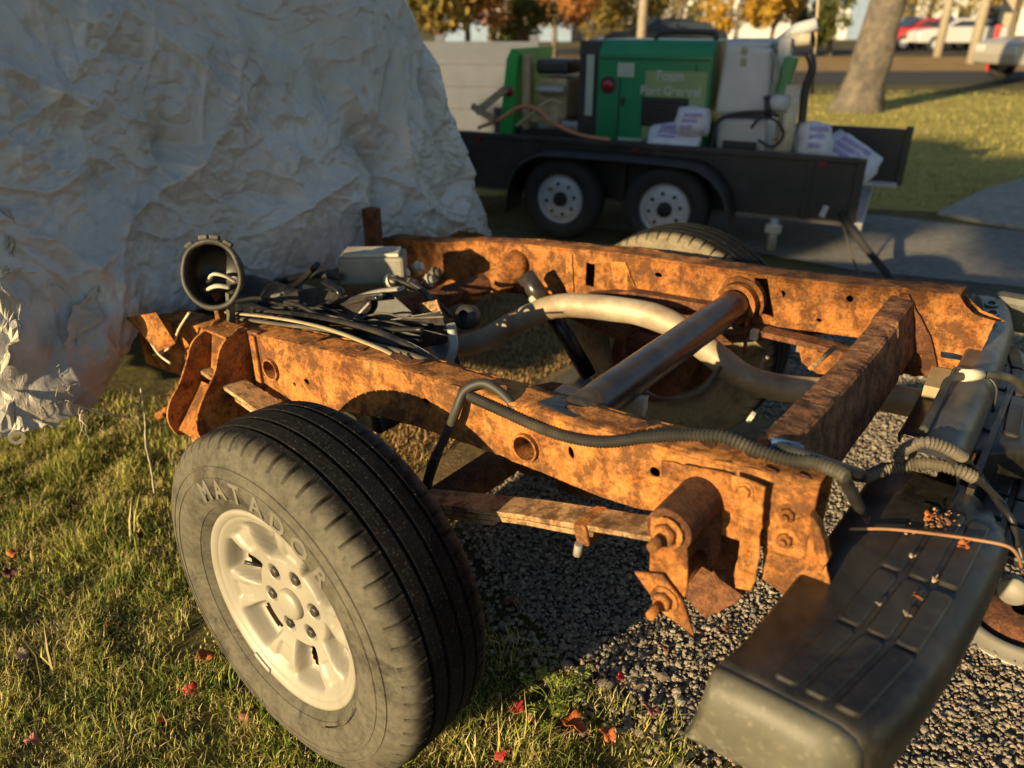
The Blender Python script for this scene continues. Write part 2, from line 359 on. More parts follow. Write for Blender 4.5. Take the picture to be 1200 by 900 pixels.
# far rail: end plate that sweeps down behind the crossmember, flange ledge under the rail, gussets
mb = MB(); vplate([(1050, 337), (1124, 346), (1130, 356), (1138, 366), (1150, 372), (1166, 376), (1150, 410), (1128, 452), (1090, 436), (1060, 425)], .416, .005, [on_plane([(1102, 411), (1116, 413), (1138, 418), (1134, 424), (1102, 419)], .416)], mb=mb)
part(mb, 'rail_end_plate', 'rust')
mb = MB(); vplate([(1124, 343), (1132, 347), (1150, 364), (1176, 376), (1158, 376), (1140, 370), (1128, 356)], .49, .006, mb=mb); part(mb, 'rail_end_plate', 'rust')
for pts in ([(716, 306), (733, 308), (745, 340), (720, 338)], [(664, 300), (670, 300), (672, 343), (664, 343)]):
    mb = MB(); vplate(pts, .412, .004, mb=mb); part(mb, 'gusset', 'rust')
for x0, x1 in ((735, 722), (735, 748)):           # pointed rib on the far rail
    p = T(x0, 310, v=.418); q = T(x1, 340, v=.418); r_ = T(x0, 340, v=.39)
    mb = MB(); mb.add([p, q, r_, p + Vector((0, .006, 0)), q + Vector((0, .006, 0)), r_ + Vector((.006, 0, 0))], [(0, 1, 2), (3, 5, 4), (0, 3, 4, 1), (1, 4, 5, 2), (2, 5, 3, 0)]); part(mb, 'gusset', 'rust')
mb = MB(); pts = on_plane([(690, 342), (740, 338), (800, 348), (850, 356), (870, 378), (962, 399), (1060, 428), (1060, 434), (960, 404), (868, 383), (845, 364), (790, 354), (735, 346), (692, 348)], .40)
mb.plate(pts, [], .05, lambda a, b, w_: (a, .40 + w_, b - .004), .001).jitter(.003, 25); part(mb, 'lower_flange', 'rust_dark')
mb = MB(); vplate([(934, 402), (1010, 418), (1000, 436), (985, 446), (960, 440), (940, 424)], .43, .005, [on_plane([(958, 407), (990, 413), (988, 418), (958, 412)], .43)], mb=mb); part(mb, 'hanger_bracket', 'rust')
# ---- crossmembers
A, B = T(868, 352, v=.42), Vector((.375, -.44, .735))
mb = MB(); path = [B.lerp(A, t) for t in np.linspace(0, 1, 14)]; mb.tube(path, .041, 24); mb.jitter(.0012, 30)
tube_x = part(mb, 'tube_crossmember', 'black_paint')
mb = MB(); d_ = (A - B).normalized(); mb.ring(A - d_ * .045, A + d_ * .01, .056, .042, 28); mb.ring(A - d_ * .012, A + d_ * .012, .068, .05, 28); mb.jitter(.002, 40); part(mb, 'tube_collar', 'rust')
mb = MB(); mb.plate([(-.06, -.02), (.06, -.03), (.055, .025), (-.05, .03)], [circ(.0, 0, .01)], .006, lambda a, b, w_: (B.x + a, B.y - .02 + b * 1.0, .762 + w_), .001); mb.box((.345, -.395, .735), (.09, .05, .05), bev=.008); mb.jitter(.004, 30); part(mb, 'tube_bracket', 'black_paint')
mb = MB(); a = T(876, 372, v=.38); mb.tube(smooth_path([a, a + Vector((.005, -.005, -.05)), a + Vector((.01, -.01, -.10))], 4), [.012] * 9, 8, sq=.3); part(mb, 'hanger_strap', 'rust')
# rear crossmember: channel, roughly scaled on top
mb = MB(); N = 170; vs = []; fs = []
for i in range(N):
    t = i / (N - 1); v = -.43 + .86 * t; du = 0.0
    zt = .808 - .018 * math.sin(math.pi * t) + (.012 if t > .8 else 0)
    hb = .07 + .065 * min(1, t / .25)
    zb = zt - hb
    prof = [(.722, zb + .01), (.716, zt - .008), (.719, zt), (.740, zt + .002), (.766, zt + .001), (.772, zt - .005), (.800, zb + .008), (.798, zb), (.735, zb)]
    for k, (u, z) in enumerate(prof):
        nn = .004 * noise.noise(Vector((u * 30, v * 17, z * 30))) + .0018 * noise.noise(Vector((u * 120, v * 60, z * 120))) + .0008 * noise.noise(Vector((u * 300, v * 180, z * 300)))
        vs.append((u + nn * (.5 if k in (0, 1, 6, 7) else .2), v, z + nn * (1.2 if 1 < k < 6 else .5)))
K = 9
fs = [(i * K + k, i * K + (k + 1) % K, (i + 1) * K + (k + 1) % K, (i + 1) * K + k) for i in range(N - 1) for k in range(K)]
mb.add(vs, fs, False); mb.f += [tuple(range(K)), tuple(range((N - 1) * K, N * K))]; mb.sm += [False, False]
part(mb, 'rear_crossmember', 'rust_flaky')
mb = MB(); vplate([(1055, 345), (1064, 346), (1090, 395), (1100, 440), (1070, 440), (1040, 432), (1040, 395)], .40, .005, [on_plane([(1075, 413), (1081, 416), (1081, 432), (1075, 431)], .40)], mb=mb); part(mb, 'gusset', 'rust_dark')
mb = MB(); a = T(1000, 455, v=.15); b = T(955, 430, v=.0)
mb.tube([T(950, 432, u=.70), T(978, 407, u=.70)], .006, 8, sq=.6); part(mb, 'weld_bead', 'rust_tan')
# ---- suspension: springs, axle, hanger, shackle
for side in (-1, 1):
    mb = MB(); vc = side * .565
    for lay, (ua, ub, dz) in enumerate(((-.75, .665, 0), (-.55, .52, -.012), (-.38, .30, -.024))):
        N = 30; vs = []
        for i in range(N + 1):
            u = ua + (ub - ua) * i / N
            z = .455 + .33 * max(0, u) ** 1.0 * .78 + .12 * max(0, -u) + dz - .02 if u > .05 else .455 + .10 * max(0, -u) + dz
            z = .465 + dz + (.115 * (u / .35) if 0 < u <= .35 else .115 + .09 * (u - .35) / .32 if u > .35 else .16 * -u)
            for (a, b) in ((-.031, 0), (.031, 0), (.031, .010), (-.031, .010)): vs.append((u, vc + a, z + b))
        fs = [(i * 4 + k, i * 4 + (k + 1) % 4, (i + 1) * 4 + (k + 1) % 4, (i + 1) * 4 + k) for i in range(N) for k in range(4)] + [(3, 2, 1, 0), (N * 4, N * 4 + 1, N * 4 + 2, N * 4 + 3)]
        mb.add(vs, fs)
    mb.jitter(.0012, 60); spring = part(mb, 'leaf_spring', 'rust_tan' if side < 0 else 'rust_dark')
    mb = MB(); mb.box((.50, vc, .613), (.026, .076, .040), rot=(0, R(-16), 0), bev=.004); part(mb, 'spring_clip', 'rust', spring)
    mb = MB(); 
    for s2 in (-1, 1): mb.cyl((.478 + .02, vc + s2 * .043 - (.0), .575), (.50, vc + s2 * .043, .60), .008, 8)
    part(mb, 'clip_rivet', 'grey_box', spring)
    mb = MB()
    for uo in (-.05, .05): mb.tube(smooth_path([(uo, vc - .045, .38), (uo, vc - .045, .46), (uo, vc - .03, .485), (uo, vc + .03, .485), (uo, vc + .045, .46), (uo, vc + .045, .38)], 4), .007, 8)
    mb.box((0, vc, .37), (.16, .11, .014), bev=.003); part(mb, 'u_bolts', 'rust_dark', spring)
mb = MB(); mb.tube([(0, -.72, .375), (0, -.15, .375), (0, -.1, .375), (0, .0, .375), (0, .08, .375), (0, .14, .375), (0, .72, .375)], [.042, .045, .09, .14, .12, .05, .042], 20); mb.jitter(.003, 20); axle = part(mb, 'rear_axle', 'rust_dark')
mb = MB(); mb.lathe([(.02, -.12), (.10, -.11), (.13, -.06), (.135, 0)], 24, Matrix.Translation((.12, 0, .375)) @ Matrix.Rotation(R(-90), 4, 'Y')); part(mb, 'differential_cover', 'rust_dark', axle)
for side in (-1, 1):
    mb = MB(); mb.cyl((0, side * .60, .375), (0, side * .72, .375), .145, 28); part(mb, 'brake_drum', 'rust_dark', axle)
mb = MB(); mb.tube([(-.15, 0, .38), (-1.4, 0, .47)], .038, 16); part(mb, 'drive_shaft', 'rust_dark')
# near spring hanger: back wall, front strip, box plate
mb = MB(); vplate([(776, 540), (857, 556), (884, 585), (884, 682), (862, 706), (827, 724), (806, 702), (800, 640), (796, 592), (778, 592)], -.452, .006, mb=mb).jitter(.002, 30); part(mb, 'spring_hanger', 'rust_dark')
mb = MB(); vplate([(776, 540), (815, 548), (815, 586), (796, 592), (777, 592)], -.508, .004, mb=mb); part(mb, 'hanger_plate', 'rust')
mb = MB(); vplate([(800, 545), (857, 556), (860, 568), (866, 606), (849, 594), (830, 582), (812, 580)], -.513, .005, mb=mb).jitter(.0015, 40); part(mb, 'hanger_plate', 'rust')
mb = MB(); vplate([(857, 556), (876, 562), (896, 570), (893, 607), (889, 647), (885, 676), (880, 692), (863, 689), (861, 673), (866, 655), (868, 640), (866, 610), (861, 580)], -.530, .005, [circ(*tp(868, 566, -.53), .003)], mb=mb).jitter(.002, 40, 2); part(mb, 'hanger_plate', 'rust')
mb = MB(); p = T(873, 575, v=-.533); mb.hexnut(p, (0, -1, 0), .010, .009, 0, .014); part(mb, 'bolt', 'rust')
e0 = T(795, 621, v=-.62); e1 = T(827, 603, v=-.53)
ctr = Vector((e0.x - .012, 0, e0.z - .002))
mb = MB(); mb.ring((ctr.x, -.628, ctr.z), (ctr.x, -.50, ctr.z), .037, .026, 28); mb.jitter(.0012, 60); eye = part(mb, 'spring_eye', 'rust_dark')
mb = MB(); mb.cyl((ctr.x, -.634, ctr.z), (ctr.x, -.50, ctr.z), .025, 20); mb.hexnut((ctr.x, -.634, ctr.z), (0, -1, 0), .019, .018, .03, .027); part(mb, 'shackle_bolt', 'rust')
low = Vector((ctr.x + .012, 0, ctr.z - .118))
mb = MB(); th0 = -.626
o2 = [(ctr.x - .030, ctr.z + .012), (ctr.x + .022, ctr.z + .018), (ctr.x + .034, ctr.z - .03), (low.x + .028, low.z + .025), (low.x + .020, low.z - .025), (low.x - .022, low.z - .018), (low.x - .036, low.z + .03)]
mb.plate(o2, [], .007, lambda a, b, w_: (a, th0 + w_, b), .0015).jitter(.001, 50); part(mb, 'shackle_plate', 'rust')
mb = MB(); mb.plate([(low.x - .055, low.z + .022), (low.x - .01, low.z + .04), (low.x + .03, low.z + .005), (low.x + .052, low.z - .045), (low.x, low.z - .03)], [], .006, lambda a, b, w_: (a, th0 - .012 + w_, b), .0012); part(mb, 'shackle_plate', 'rust')
mb = MB(); mb.hexnut((low.x, th0 - .016, low.z), (0, -1, 0), .016, .016, .032, .023); mb.cyl((low.x, th0, low.z), (low.x, -.47, low.z), .012, 12); part(mb, 'shackle_bolt', 'rust')
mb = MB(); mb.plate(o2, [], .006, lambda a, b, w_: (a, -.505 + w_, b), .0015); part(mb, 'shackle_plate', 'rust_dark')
# bumper arm plate with its two nuts and rear lip
mb = MB(); vplate([(897, 582), (906, 584), (944, 596), (953, 605), (961, 633), (968, 664), (975, 700), (962, 733), (930, 706), (895, 676), (897, 620)], -.498, .006, mb=mb).jitter(.002, 35, 5); arm = part(mb, 'bumper_arm', 'rust')
mb = MB(); vplate([(953, 603), (962, 616), (972, 652), (966, 664), (957, 640)], -.51, .02, mb=mb); part(mb, 'arm_lip', 'rust', arm)
for x, y in ((924, 602), (921, 631)):
    mb = MB(); mb.hexnut(T(x, y, v=-.502), (0, -1, 0), .012, .012, .008, .018); part(mb, 'nut', 'rust', arm)
mb = MB(); vplate([(930, 703), (960, 716), (968, 738), (940, 728)], -.47, .05, mb=mb); part(mb, 'bumper_arm_foot', 'rust')
for x, y, dx in ((902, 546, .010), (942, 557, .010)):   # slots in the top flange near the end
    p = T(x, y, z=.806); mb = MB(); mb.plate(circ(0, 0, .012, .004), [circ(0, 0, .0105, .003)], .004, lambda a, b, w_: (p.x + a, p.y + b, interp(TOP, p.x) + .004 + w_), .0004); part(mb, 'flange_slot', 'rust_dark')
# scale flakes lifting off the rail tops
for k, (x, y, L) in enumerate(((470, 424, .05), (485, 428, .045), (462, 433, .03), (372, 408, .025), (420, 420, .02), (745, 507, .04), (826, 527, .03), (852, 535, .035), (880, 534, .03), (915, 548, .03))):
    p = T(x, y, v=-.47); mb = MB(); z = interp(TOP, p.x) + .006
    pts = [(p.x + L * .5 * math.cos(a) * random.uniform(.7, 1.2), -.462 + .014 * math.sin(a) * random.uniform(.6, 1.3)) for a in [2 * math.pi * q / 7 for q in range(7)]]
    mb.plate(pts, [], .003, lambda a, b, w_: (a, b, z + w_ + .35 * (a - p.x) * (1 if k % 2 else -1)), .0004); part(mb, 'rust_flake', 'rust_dark')

# ---- cab mount bracket at the front of the near rail
for pts, u, mt in (([(-.50, .69), (-.56, .685), (-.60, .665), (-.625, .62), (-.655, .57), (-.69, .53), (-.705, .49), (-.70, .455), (-.685, .43), (-.66, .43), (-.64, .47), (-.50, .47)], -.70, 'rust'),
                   ([(-.50, .69), (-.555, .69), (-.585, .665), (-.61, .61), (-.65, .56), (-.675, .52), (-.685, .48), (-.675, .44), (-.66, .42), (-.62, .44), (-.50, .47)], -.60, 'rust')):
    mb = MB(); mb.plate([(p[0], p[1]) for p in smooth_path([(a, b, 0) for a, b in pts], 4, True)], [], .006, lambda a, b, w_: (u + w_, a, b), .0012); part(mb, 'mount_bracket', mt)
mb = MB(); mb.box((-.65, -.56, .60), (.10, .006, .15), rot=(R(-14), 0, 0)); mb.box((-.65, -.64, .50), (.10, .006, .14), rot=(R(-38), 0, 0)); mb.box((-.65, -.53, .692), (.11, .07, .006)); part(mb, 'mount_web', 'rust')
mb = MB(); mb.box((-.565, -.507, .60), (.022, .012, .18), bev=.003); part(mb, 'mount_flange', 'rust')
mb = MB(); mb.tube([T(185, 488, v=-.70), T(203, 478, v=-.68)], .012, 10); part(mb, 'bolt', 'rust')
mb = MB(); mb.add([T(148, 372, v=-.60), T(183, 366, v=-.58), T(206, 402, v=-.57), T(186, 412, v=-.60)] + [q + Vector((.006, -.004, .002)) for q in (T(148, 372, v=-.60), T(183, 366, v=-.58), T(206, 402, v=-.57), T(186, 412, v=-.60))], [(0, 1, 2, 3), (7, 6, 5, 4), (0, 4, 5, 1), (1, 5, 6, 2), (2, 6, 7, 3), (3, 7, 4, 0)]); part(mb, 'mount_tab', 'rust')
mb = MB(); p = T(250, 475, v=-.62); mb.box((p.x, -.60, .40), (.16, .10, .02), rot=(0, R(8), R(10)), bev=.004); part(mb, 'body_mount_plate', 'rust')
mb = MB(); mb.box((-.58, -.495, .635), (.07, .018, .12), rot=(0, R(-6), 0), bev=.003); part(mb, 'mount_flange', 'rust_dark')
# ---- filler neck cup on its post
fc = T(250, 322, v=-.50); ax = Vector((.62, -.74, .26)).normalized(); Mf = Matrix.Translation(fc) @ ax.to_track_quat('Z', 'Y').to_matrix().to_4x4()
mb = MB(); mb.lathe([(.035, -.075), (.055, -.07), (.078, -.045), (.084, 0), (.090, .004), (.090, .012), (.080, .014), (.078, .004), (.074, -.04), (.05, -.062), (.0, -.066)], 44, Mf)
mb.v = [tuple(Mf @ (Matrix.Diagonal((.86, 1.0, 1, 1)) @ (Mf.inverted() @ Vector(v)))) for v in mb.v]; mb.jitter(.003, 22); cup = part(mb, 'filler_cup', 'cup_black')
mb = MB(); mb.lathe([(.079, .006), (.091, .004), (.093, .010), (.090, .017), (.080, .016)], 44, Mf, closed=True); mb.v = [tuple(Mf @ (Matrix.Diagonal((.86, 1.0, 1, 1)) @ (Mf.inverted() @ Vector(v)))) for v in mb.v]
for a in (55, 80, 100, 128): mb.box(Mf @ Vector((.86 * .096 * math.cos(R(a)), .096 * math.sin(R(a)), .008)), (.024, .012, .016), mat=Mf.to_3x3() @ Matrix.Rotation(R(a - 90), 3, 'Z'), bev=.003)
mb.jitter(.003, 25); part(mb, 'cup_rim', 'cup_rim', cup)
mb = MB(); mb.tube(smooth_path([Mf @ Vector(q) for q in ((-.03, -.02, -.045), (-.01, .0, -.03), (.02, -.005, -.03), (.04, -.02, -.045))], 5), .010, 8, sq=.5); mb.tube(smooth_path([Mf @ Vector(q) for q in ((-.03, -.04, -.03), (.0, -.03, -.02), (.03, -.035, -.03))], 5), .012, 8, sq=.5); part(mb, 'filler_flap', 'pale_plastic', cup)
q = T(252, 372, v=-.50); mb = MB(); mb.box((q.x, -.485, (q.z + .66) / 2 + .02), (.020, .02, q.z - .62 + .05), bev=.003); part(mb, 'filler_post', 'rust', cup)
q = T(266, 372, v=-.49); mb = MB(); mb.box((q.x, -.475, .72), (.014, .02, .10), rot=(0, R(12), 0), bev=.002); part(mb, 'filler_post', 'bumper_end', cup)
for k, (x, y) in enumerate(((222, 388), (232, 390), (241, 393))):
    mb = MB(); c = T(x, y, v=-.47); mb.lathe([(.02, -.006), (.026, -.004), (.026, .004), (.02, .006)], 24, Matrix.Translation(c) @ Vector((.8, -.6, 0)).to_track_quat('Z', 'Y').to_matrix().to_4x4(), closed=True); part(mb, 'hose_clamp', ['pale_plastic', 'grey_box', 'rust'][k], cup)
# ---- exhaust, shock absorbers, brake hose
ex = [(-.95, .02, .40), (-.65, .10, .425), (-.42, .18, .475), (-.26, .22, .58), (-.12, .235, .655), (.10, .25, .685), (.22, .26, .675), (.33, .285, .615), (.42, .30, .562), (.50, .32, .545), (.60, .335, .555), (.74, .35, .58), (.86, .36, .585)]
mb = MB(); mb.tube(smooth_path(ex, 8), .036, 20); mb.jitter(.0015, 18); exo = part(mb, 'exhaust_pipe', 'exhaust')
mb = MB(); c = Vector((-.52, .12, .45)); mb.ring(c - Vector((.025, .012, .01)), c + Vector((.02, .01, .012)), .062, .04, 24); part(mb, 'pipe_flange', 'rust', exo)
mb = MB(); mb.tube(smooth_path([T(900, 418, v=.36), T(893, 425, v=.36), T(893, 437, v=.35), T(905, 447, v=.33), T(905, 466, v=.31)], 5), .006, 8); part(mb, 'pipe_hanger', 'thread_steel', exo)
mb = MB(); mb.cyl(T(615, 322, v=.30), T(640, 358, v=.31), .030, 16); mb.cyl(T(638, 352, v=.31), T(690, 440, v=.36), .026, 16); shock = part(mb, 'shock_absorber', 'black_paint')
mb = MB(); mb.tube([T(623, 348, v=.285), T(632, 360, v=.285)], .016, 10); part(mb, 'shock_label', 'pale_plastic', shock)
mb = MB(); mb.tube(smooth_path([T(745, 450, v=.15), T(770, 466, v=.12), T(800, 466, v=.12), T(828, 455, v=.15), T(845, 430, v=.2)], 6), .006, 8); part(mb, 'brake_line', 'loom_tan')
mb = MB(); vplate([(724, 464), (758, 466), (752, 500), (726, 498)], -.25, .02, mb=mb); part(mb, 'skid_bracket', 'pale_plastic')
mb = MB(); p = T(884, 392, v=.37); mb.box(p, (.02, .02, .03), bev=.004); part(mb, 'line_clip', 'bone')
# ---- front of the chassis: round crossmember, tank, canister, lines
ft = [T(395, 392, v=-.30), T(430, 378, v=-.12), T(500, 355, v=.10), T(560, 335, v=.28), T(600, 322, v=.42)]
mb = MB(); mb.tube(smooth_path(ft, 6), .035, 18); mb.jitter(.002, 30); part(mb, 'front_crossmember', 'rust_dark')
mb = MB(); a = T(575, 333, v=.30); mb.tube([a, T(600, 318, v=.40), T(612, 308, v=.44)], [.04, .05, .055], 14); mb.jitter(.006, 30); part(mb, 'crossmember_joint', 'rust')
mb = MB(); a = T(560, 350, v=.25); mb.tube([T(548, 348, v=.25), T(556, 342, v=.25)], [.035, .03], 14); part(mb, 'joint_sleeve', 'rust')
# fuel tank: dark moulded body between the rails, ribbed
mb = MB(); vs = []; fs = []; NU, NV = 30, 26
for i in range(NU):
    for j in range(NV):
        s_, t_ = i / (NU - 1), j / (NV - 1); u = -1.25 + .98 * s_; v = -.37 + .36 * t_
        ed = min(s_, 1 - s_, t_, 1 - t_); z = .455 + .19 * (1 - math.exp(-ed * 22)) + .022 * math.sin(t_ * 14) * (1 if ed > .06 else 0) + .03 * math.exp(-((s_ - .75) ** 2 + (t_ - .6) ** 2) * 40) - .05 * max(0, s_ - .7)
        vs.append((u, v, z))
fs = [(i * NV + j, i * NV + j + 1, (i + 1) * NV + j + 1, (i + 1) * NV + j) for i in range(NU - 1) for j in range(NV - 1)]
mb.add(vs, fs, True); tank = part(mb, 'fuel_tank', 'glossy_black')
mb = MB(); mb.box((-.46, -.22, .615), (.20, .11, .02), rot=(0, R(6), R(12)), bev=.008); part(mb, 'tank_guard', 'glossy_black', tank)
mb = MB(); mb.tube(smooth_path([(-.52, -.25, .632), (-.47, -.22, .636), (-.40, -.20, .63)], 4), .006, 8); part(mb, 'tank_fitting', 'black_plastic', tank)
cc = T(438, 312, z=.72); cn = Matrix.Translation(cc) @ Matrix.Rotation(R(62), 4, 'Z')
mb = MB(); mb.box(cc, (.20, .12, .085), rot=(0, 0, R(40)), bev=.010); can = part(mb, 'vapour_canister', 'grey_box')
mb = MB(); mb.box(cc + Vector((0, 0, .047)), (.17, .09, .010), rot=(0, 0, R(40)), bev=.003); part(mb, 'canister_lid', 'pale_plastic', can)
for x, y, mt in ((452, 330, 'pale_plastic'), (468, 322, 'bone'), (485, 315, 'pale_plastic'), (498, 330, 'grey_box'), (505, 322, 'loom_tan'), (478, 335, 'loom_tan')):
    mb = MB(); p = T(x, y, z=.69); mb.tube([p, p + Vector((.03, .01, .012))], [.016, .013], 10); mb.ring(p + Vector((.01, .003, .004)), p + Vector((.018, .006, .007)), .022, .012, 14); part(mb, 'connector', mt, can)
mb = MB(); vplate([(492, 356), (512, 352), (518, 368), (498, 374)], -.10, .006, mb=mb); part(mb, 'tank_tab', 'rust_tan')
mb = MB(); mb.tube(smooth_path([T(528, 380, v=-.20), T(530, 390, v=-.20), T(531, 410, v=-.22), T(522, 432, v=-.24)], 6), .0125, 12); part(mb, 'breather_hose', 'clear_hose')
mb = MB(); mb.lathe([(.02, -.02), (.035, -.015), (.035, .015), (.02, .02)], 20, Matrix.Translation(T(548, 372, v=-.05)) @ Matrix.Rotation(R(70), 4, 'X')); part(mb, 'fuel_pump_cap', 'black_plastic')
# hoses and flat lines lying along the near rail top and over the tank
def line(pts, r, mat, name, sq=1.0, n=7, parent=truck, seg=8):
    mb = MB(); mb.tube(smooth_path(pts, n), r, seg, sq=sq); return part(mb, name, mat, parent)
def onrail(pts, v, dz=0): return [Vector((T(x, y, v=v).x, v, T(x, y, v=v).z + dz)) for x, y in pts]
line(onrail([(270, 372), (330, 380), (390, 388), (430, 402), (470, 412), (505, 425), (530, 445)], -.43), .009, 'loom_tan', 'flat_hose', .5)
line(onrail([(262, 366), (320, 372), (380, 384), (440, 406), (462, 416)], -.45), .0075, 'wood', 'flat_hose', .4)
line(onrail([(300, 364), (360, 370), (430, 385), (480, 405), (520, 428)], -.38), .010, 'glossy_black', 'flat_hose', .6)
line(onrail([(340, 350), (400, 352), (440, 342), (470, 338)], -.20), .016, 'grey_box', 'flat_hose', .4)
line(onrail([(380, 330), (400, 345), (370, 362), (340, 372)], -.25), .014, 'glossy_black', 'flat_hose', .5)
line(onrail([(290, 350), (330, 330), (370, 322), (400, 325)], -.10), .012, 'black_plastic', 'fuel_hose', 1)
line(onrail([(300, 362), (345, 335), (372, 310)], -.15), .010, 'wire_black', 'fuel_hose', 1)
line(onrail([(480, 330), (500, 345), (512, 372), (520, 385)], -.05), .008, 'wire_black', 'fuel_hose', 1)
line(onrail([(455, 325), (490, 338), (510, 352), (530, 372)], .0), .006, 'black_plastic', 'fuel_hose', 1)
line(onrail([(355, 355), (385, 362), (420, 352), (445, 348)], -.22), .012, 'glossy_black', 'fuel_hose', .6)
for k, (x, y, mt) in enumerate(((352, 345, 'rust_tan'), (361, 340, 'pale_plastic'), (338, 348, 'pale_plastic'), (372, 352, 'rust'), (345, 356, 'black_plastic'), (325, 350, 'grey_box'), (383, 344, 'black_plastic'))):
    mb = MB(); p = T(x, y, z=.64); mb.box(p, (.04, .026, .022), rot=(.2 * k, .3, .7 * k), bev=.005); part(mb, 'wiring_plug', mt)
# rear brake line along the rail side
line(onrail([(245, 408), (268, 404), (282, 420), (290, 440), (300, 462)], -.515), .0032, 'wire_tan', 'loose_wire')
line(onrail([(222, 366), (210, 385), (203, 402), (192, 412), (180, 416)], -.56), .0035, 'wire_tan', 'loose_wire')
line(onrail([(150, 374), (172, 395), (186, 415), (200, 426)], -.60), .0035, 'wire_tan', 'loose_wire')
# ---- corrugated wiring looms
def loom(pts, r, mat, name, n=8):
    P = resample(smooth_path(pts, n), .0034); rr = [r if k % 2 else r * .72 for k in range(len(P))]
    mb = MB(); mb.tube(P, rr, 12); return part(mb, name, mat, smooth=False)
def rl(pts): return [Vector((T(x, y, v=v).x, v, T(x, y, v=v).z)) for x, y, v in pts]
loom(rl([(540, 458, -.505), (558, 468, -.513), (585, 480, -.513), (625, 498, -.513), (665, 512, -.513), (710, 518, -.512), (760, 512, -.505), (810, 510, -.495), (850, 513, -.485), (885, 527, -.475), (920, 538, -.47), (955, 543, -.47), (980, 552, -.48), (993, 560, -.49)]), .0115, 'loom', 'corrugated_loom')
line(rl([(500, 572, -.54), (506, 545, -.54), (525, 505, -.535), (535, 480, -.530), (545, 458, -.515), (565, 449, -.50), (582, 456, -.495), (597, 470, -.495), (605, 480, -.495)]), .0095, 'loom', 'brake_hose', n=8, seg=12)
line(rl([(498, 580, -.54), (503, 558, -.54), (512, 532, -.538)]), .011, 'black_plastic', 'brake_hose_sleeve', seg=12)
line(rl([(470, 415, -.43), (510, 432, -.44), (535, 455, -.45), (570, 462, -.46), (600, 478, -.47)]), .006, 'wire_black', 'loose_wire')
line(rl([(985, 555, -.47), (995, 572, -.42), (1008, 598, -.35)]), .010, 'black_plastic', 'loom_tail', seg=10)
line(rl([(905, 520, -.42), (928, 530, -.45), (960, 540, -.44), (1010, 556, -.30)]), .010, 'black_plastic', 'loom_tail', seg=10)
mb = MB(); p = T(915, 524, v=-.43); mb.tube([p - Vector((.014, .0, .0)), p + Vector((.028, .004, .002))], .012, 12); part(mb, 'plug', 'blue_plastic')
mb = MB(); p = T(929, 529, v=-.43); mb.ring(p - Vector((.004, 0, 0)), p + Vector((.014, 0, 0)), .014, .009, 14); part(mb, 'plug_collar', 'clear_hose')
mb = MB(); p = T(880, 489, v=-.37); mb.box(p, (.008, .012, .02), rot=(.3, .4, .2), bev=.002); part(mb, 'clip', 'bone')

for k in range(9):      # tangle of thin lines over the tank
    x0, y0 = random.uniform(262, 290), random.uniform(350, 372); pts = [(x0, y0)]
    for q in range(6): pts.append((pts[-1][0] + random.uniform(28, 46), pts[-1][1] + random.uniform(-10, 14)))
    line(onrail(pts, random.uniform(-.36, -.12)), random.choice((.003, .004, .006)), random.choice(('wire_black', 'black_plastic', 'glossy_black', 'wire_black', 'loom', 'loom_tan')), 'fuel_line')
for pts, v, mt in (([(300, 352), (350, 340), (420, 356), (410, 378), (340, 372)], -.26, 'glossy_black'), ([(400, 360), (440, 345), (470, 372), (440, 392)], -.22, 'black_plastic'), ([(455, 372), (500, 368), (510, 398), (470, 404)], -.25, 'glossy_black')):
    P3 = [T(x, y, v=v) for x, y in pts]; P3 = [p + Vector((0, .05 * (i in (1, 2)), 0)) for i, p in enumerate(P3)]
    mb = MB(); k = len(P3); mb.add(P3 + [p - Vector((0, 0, .03)) for p in P3], [tuple(range(k)), tuple(range(2 * k - 1, k - 1, -1))] + [(i, (i + 1) % k, k + (i + 1) % k, k + i) for i in range(k)]); o = part(mb, 'splash_shield', mt); bv = o.modifiers.new('b', 'BEVEL'); bv.width = .008; bv.segments = 3
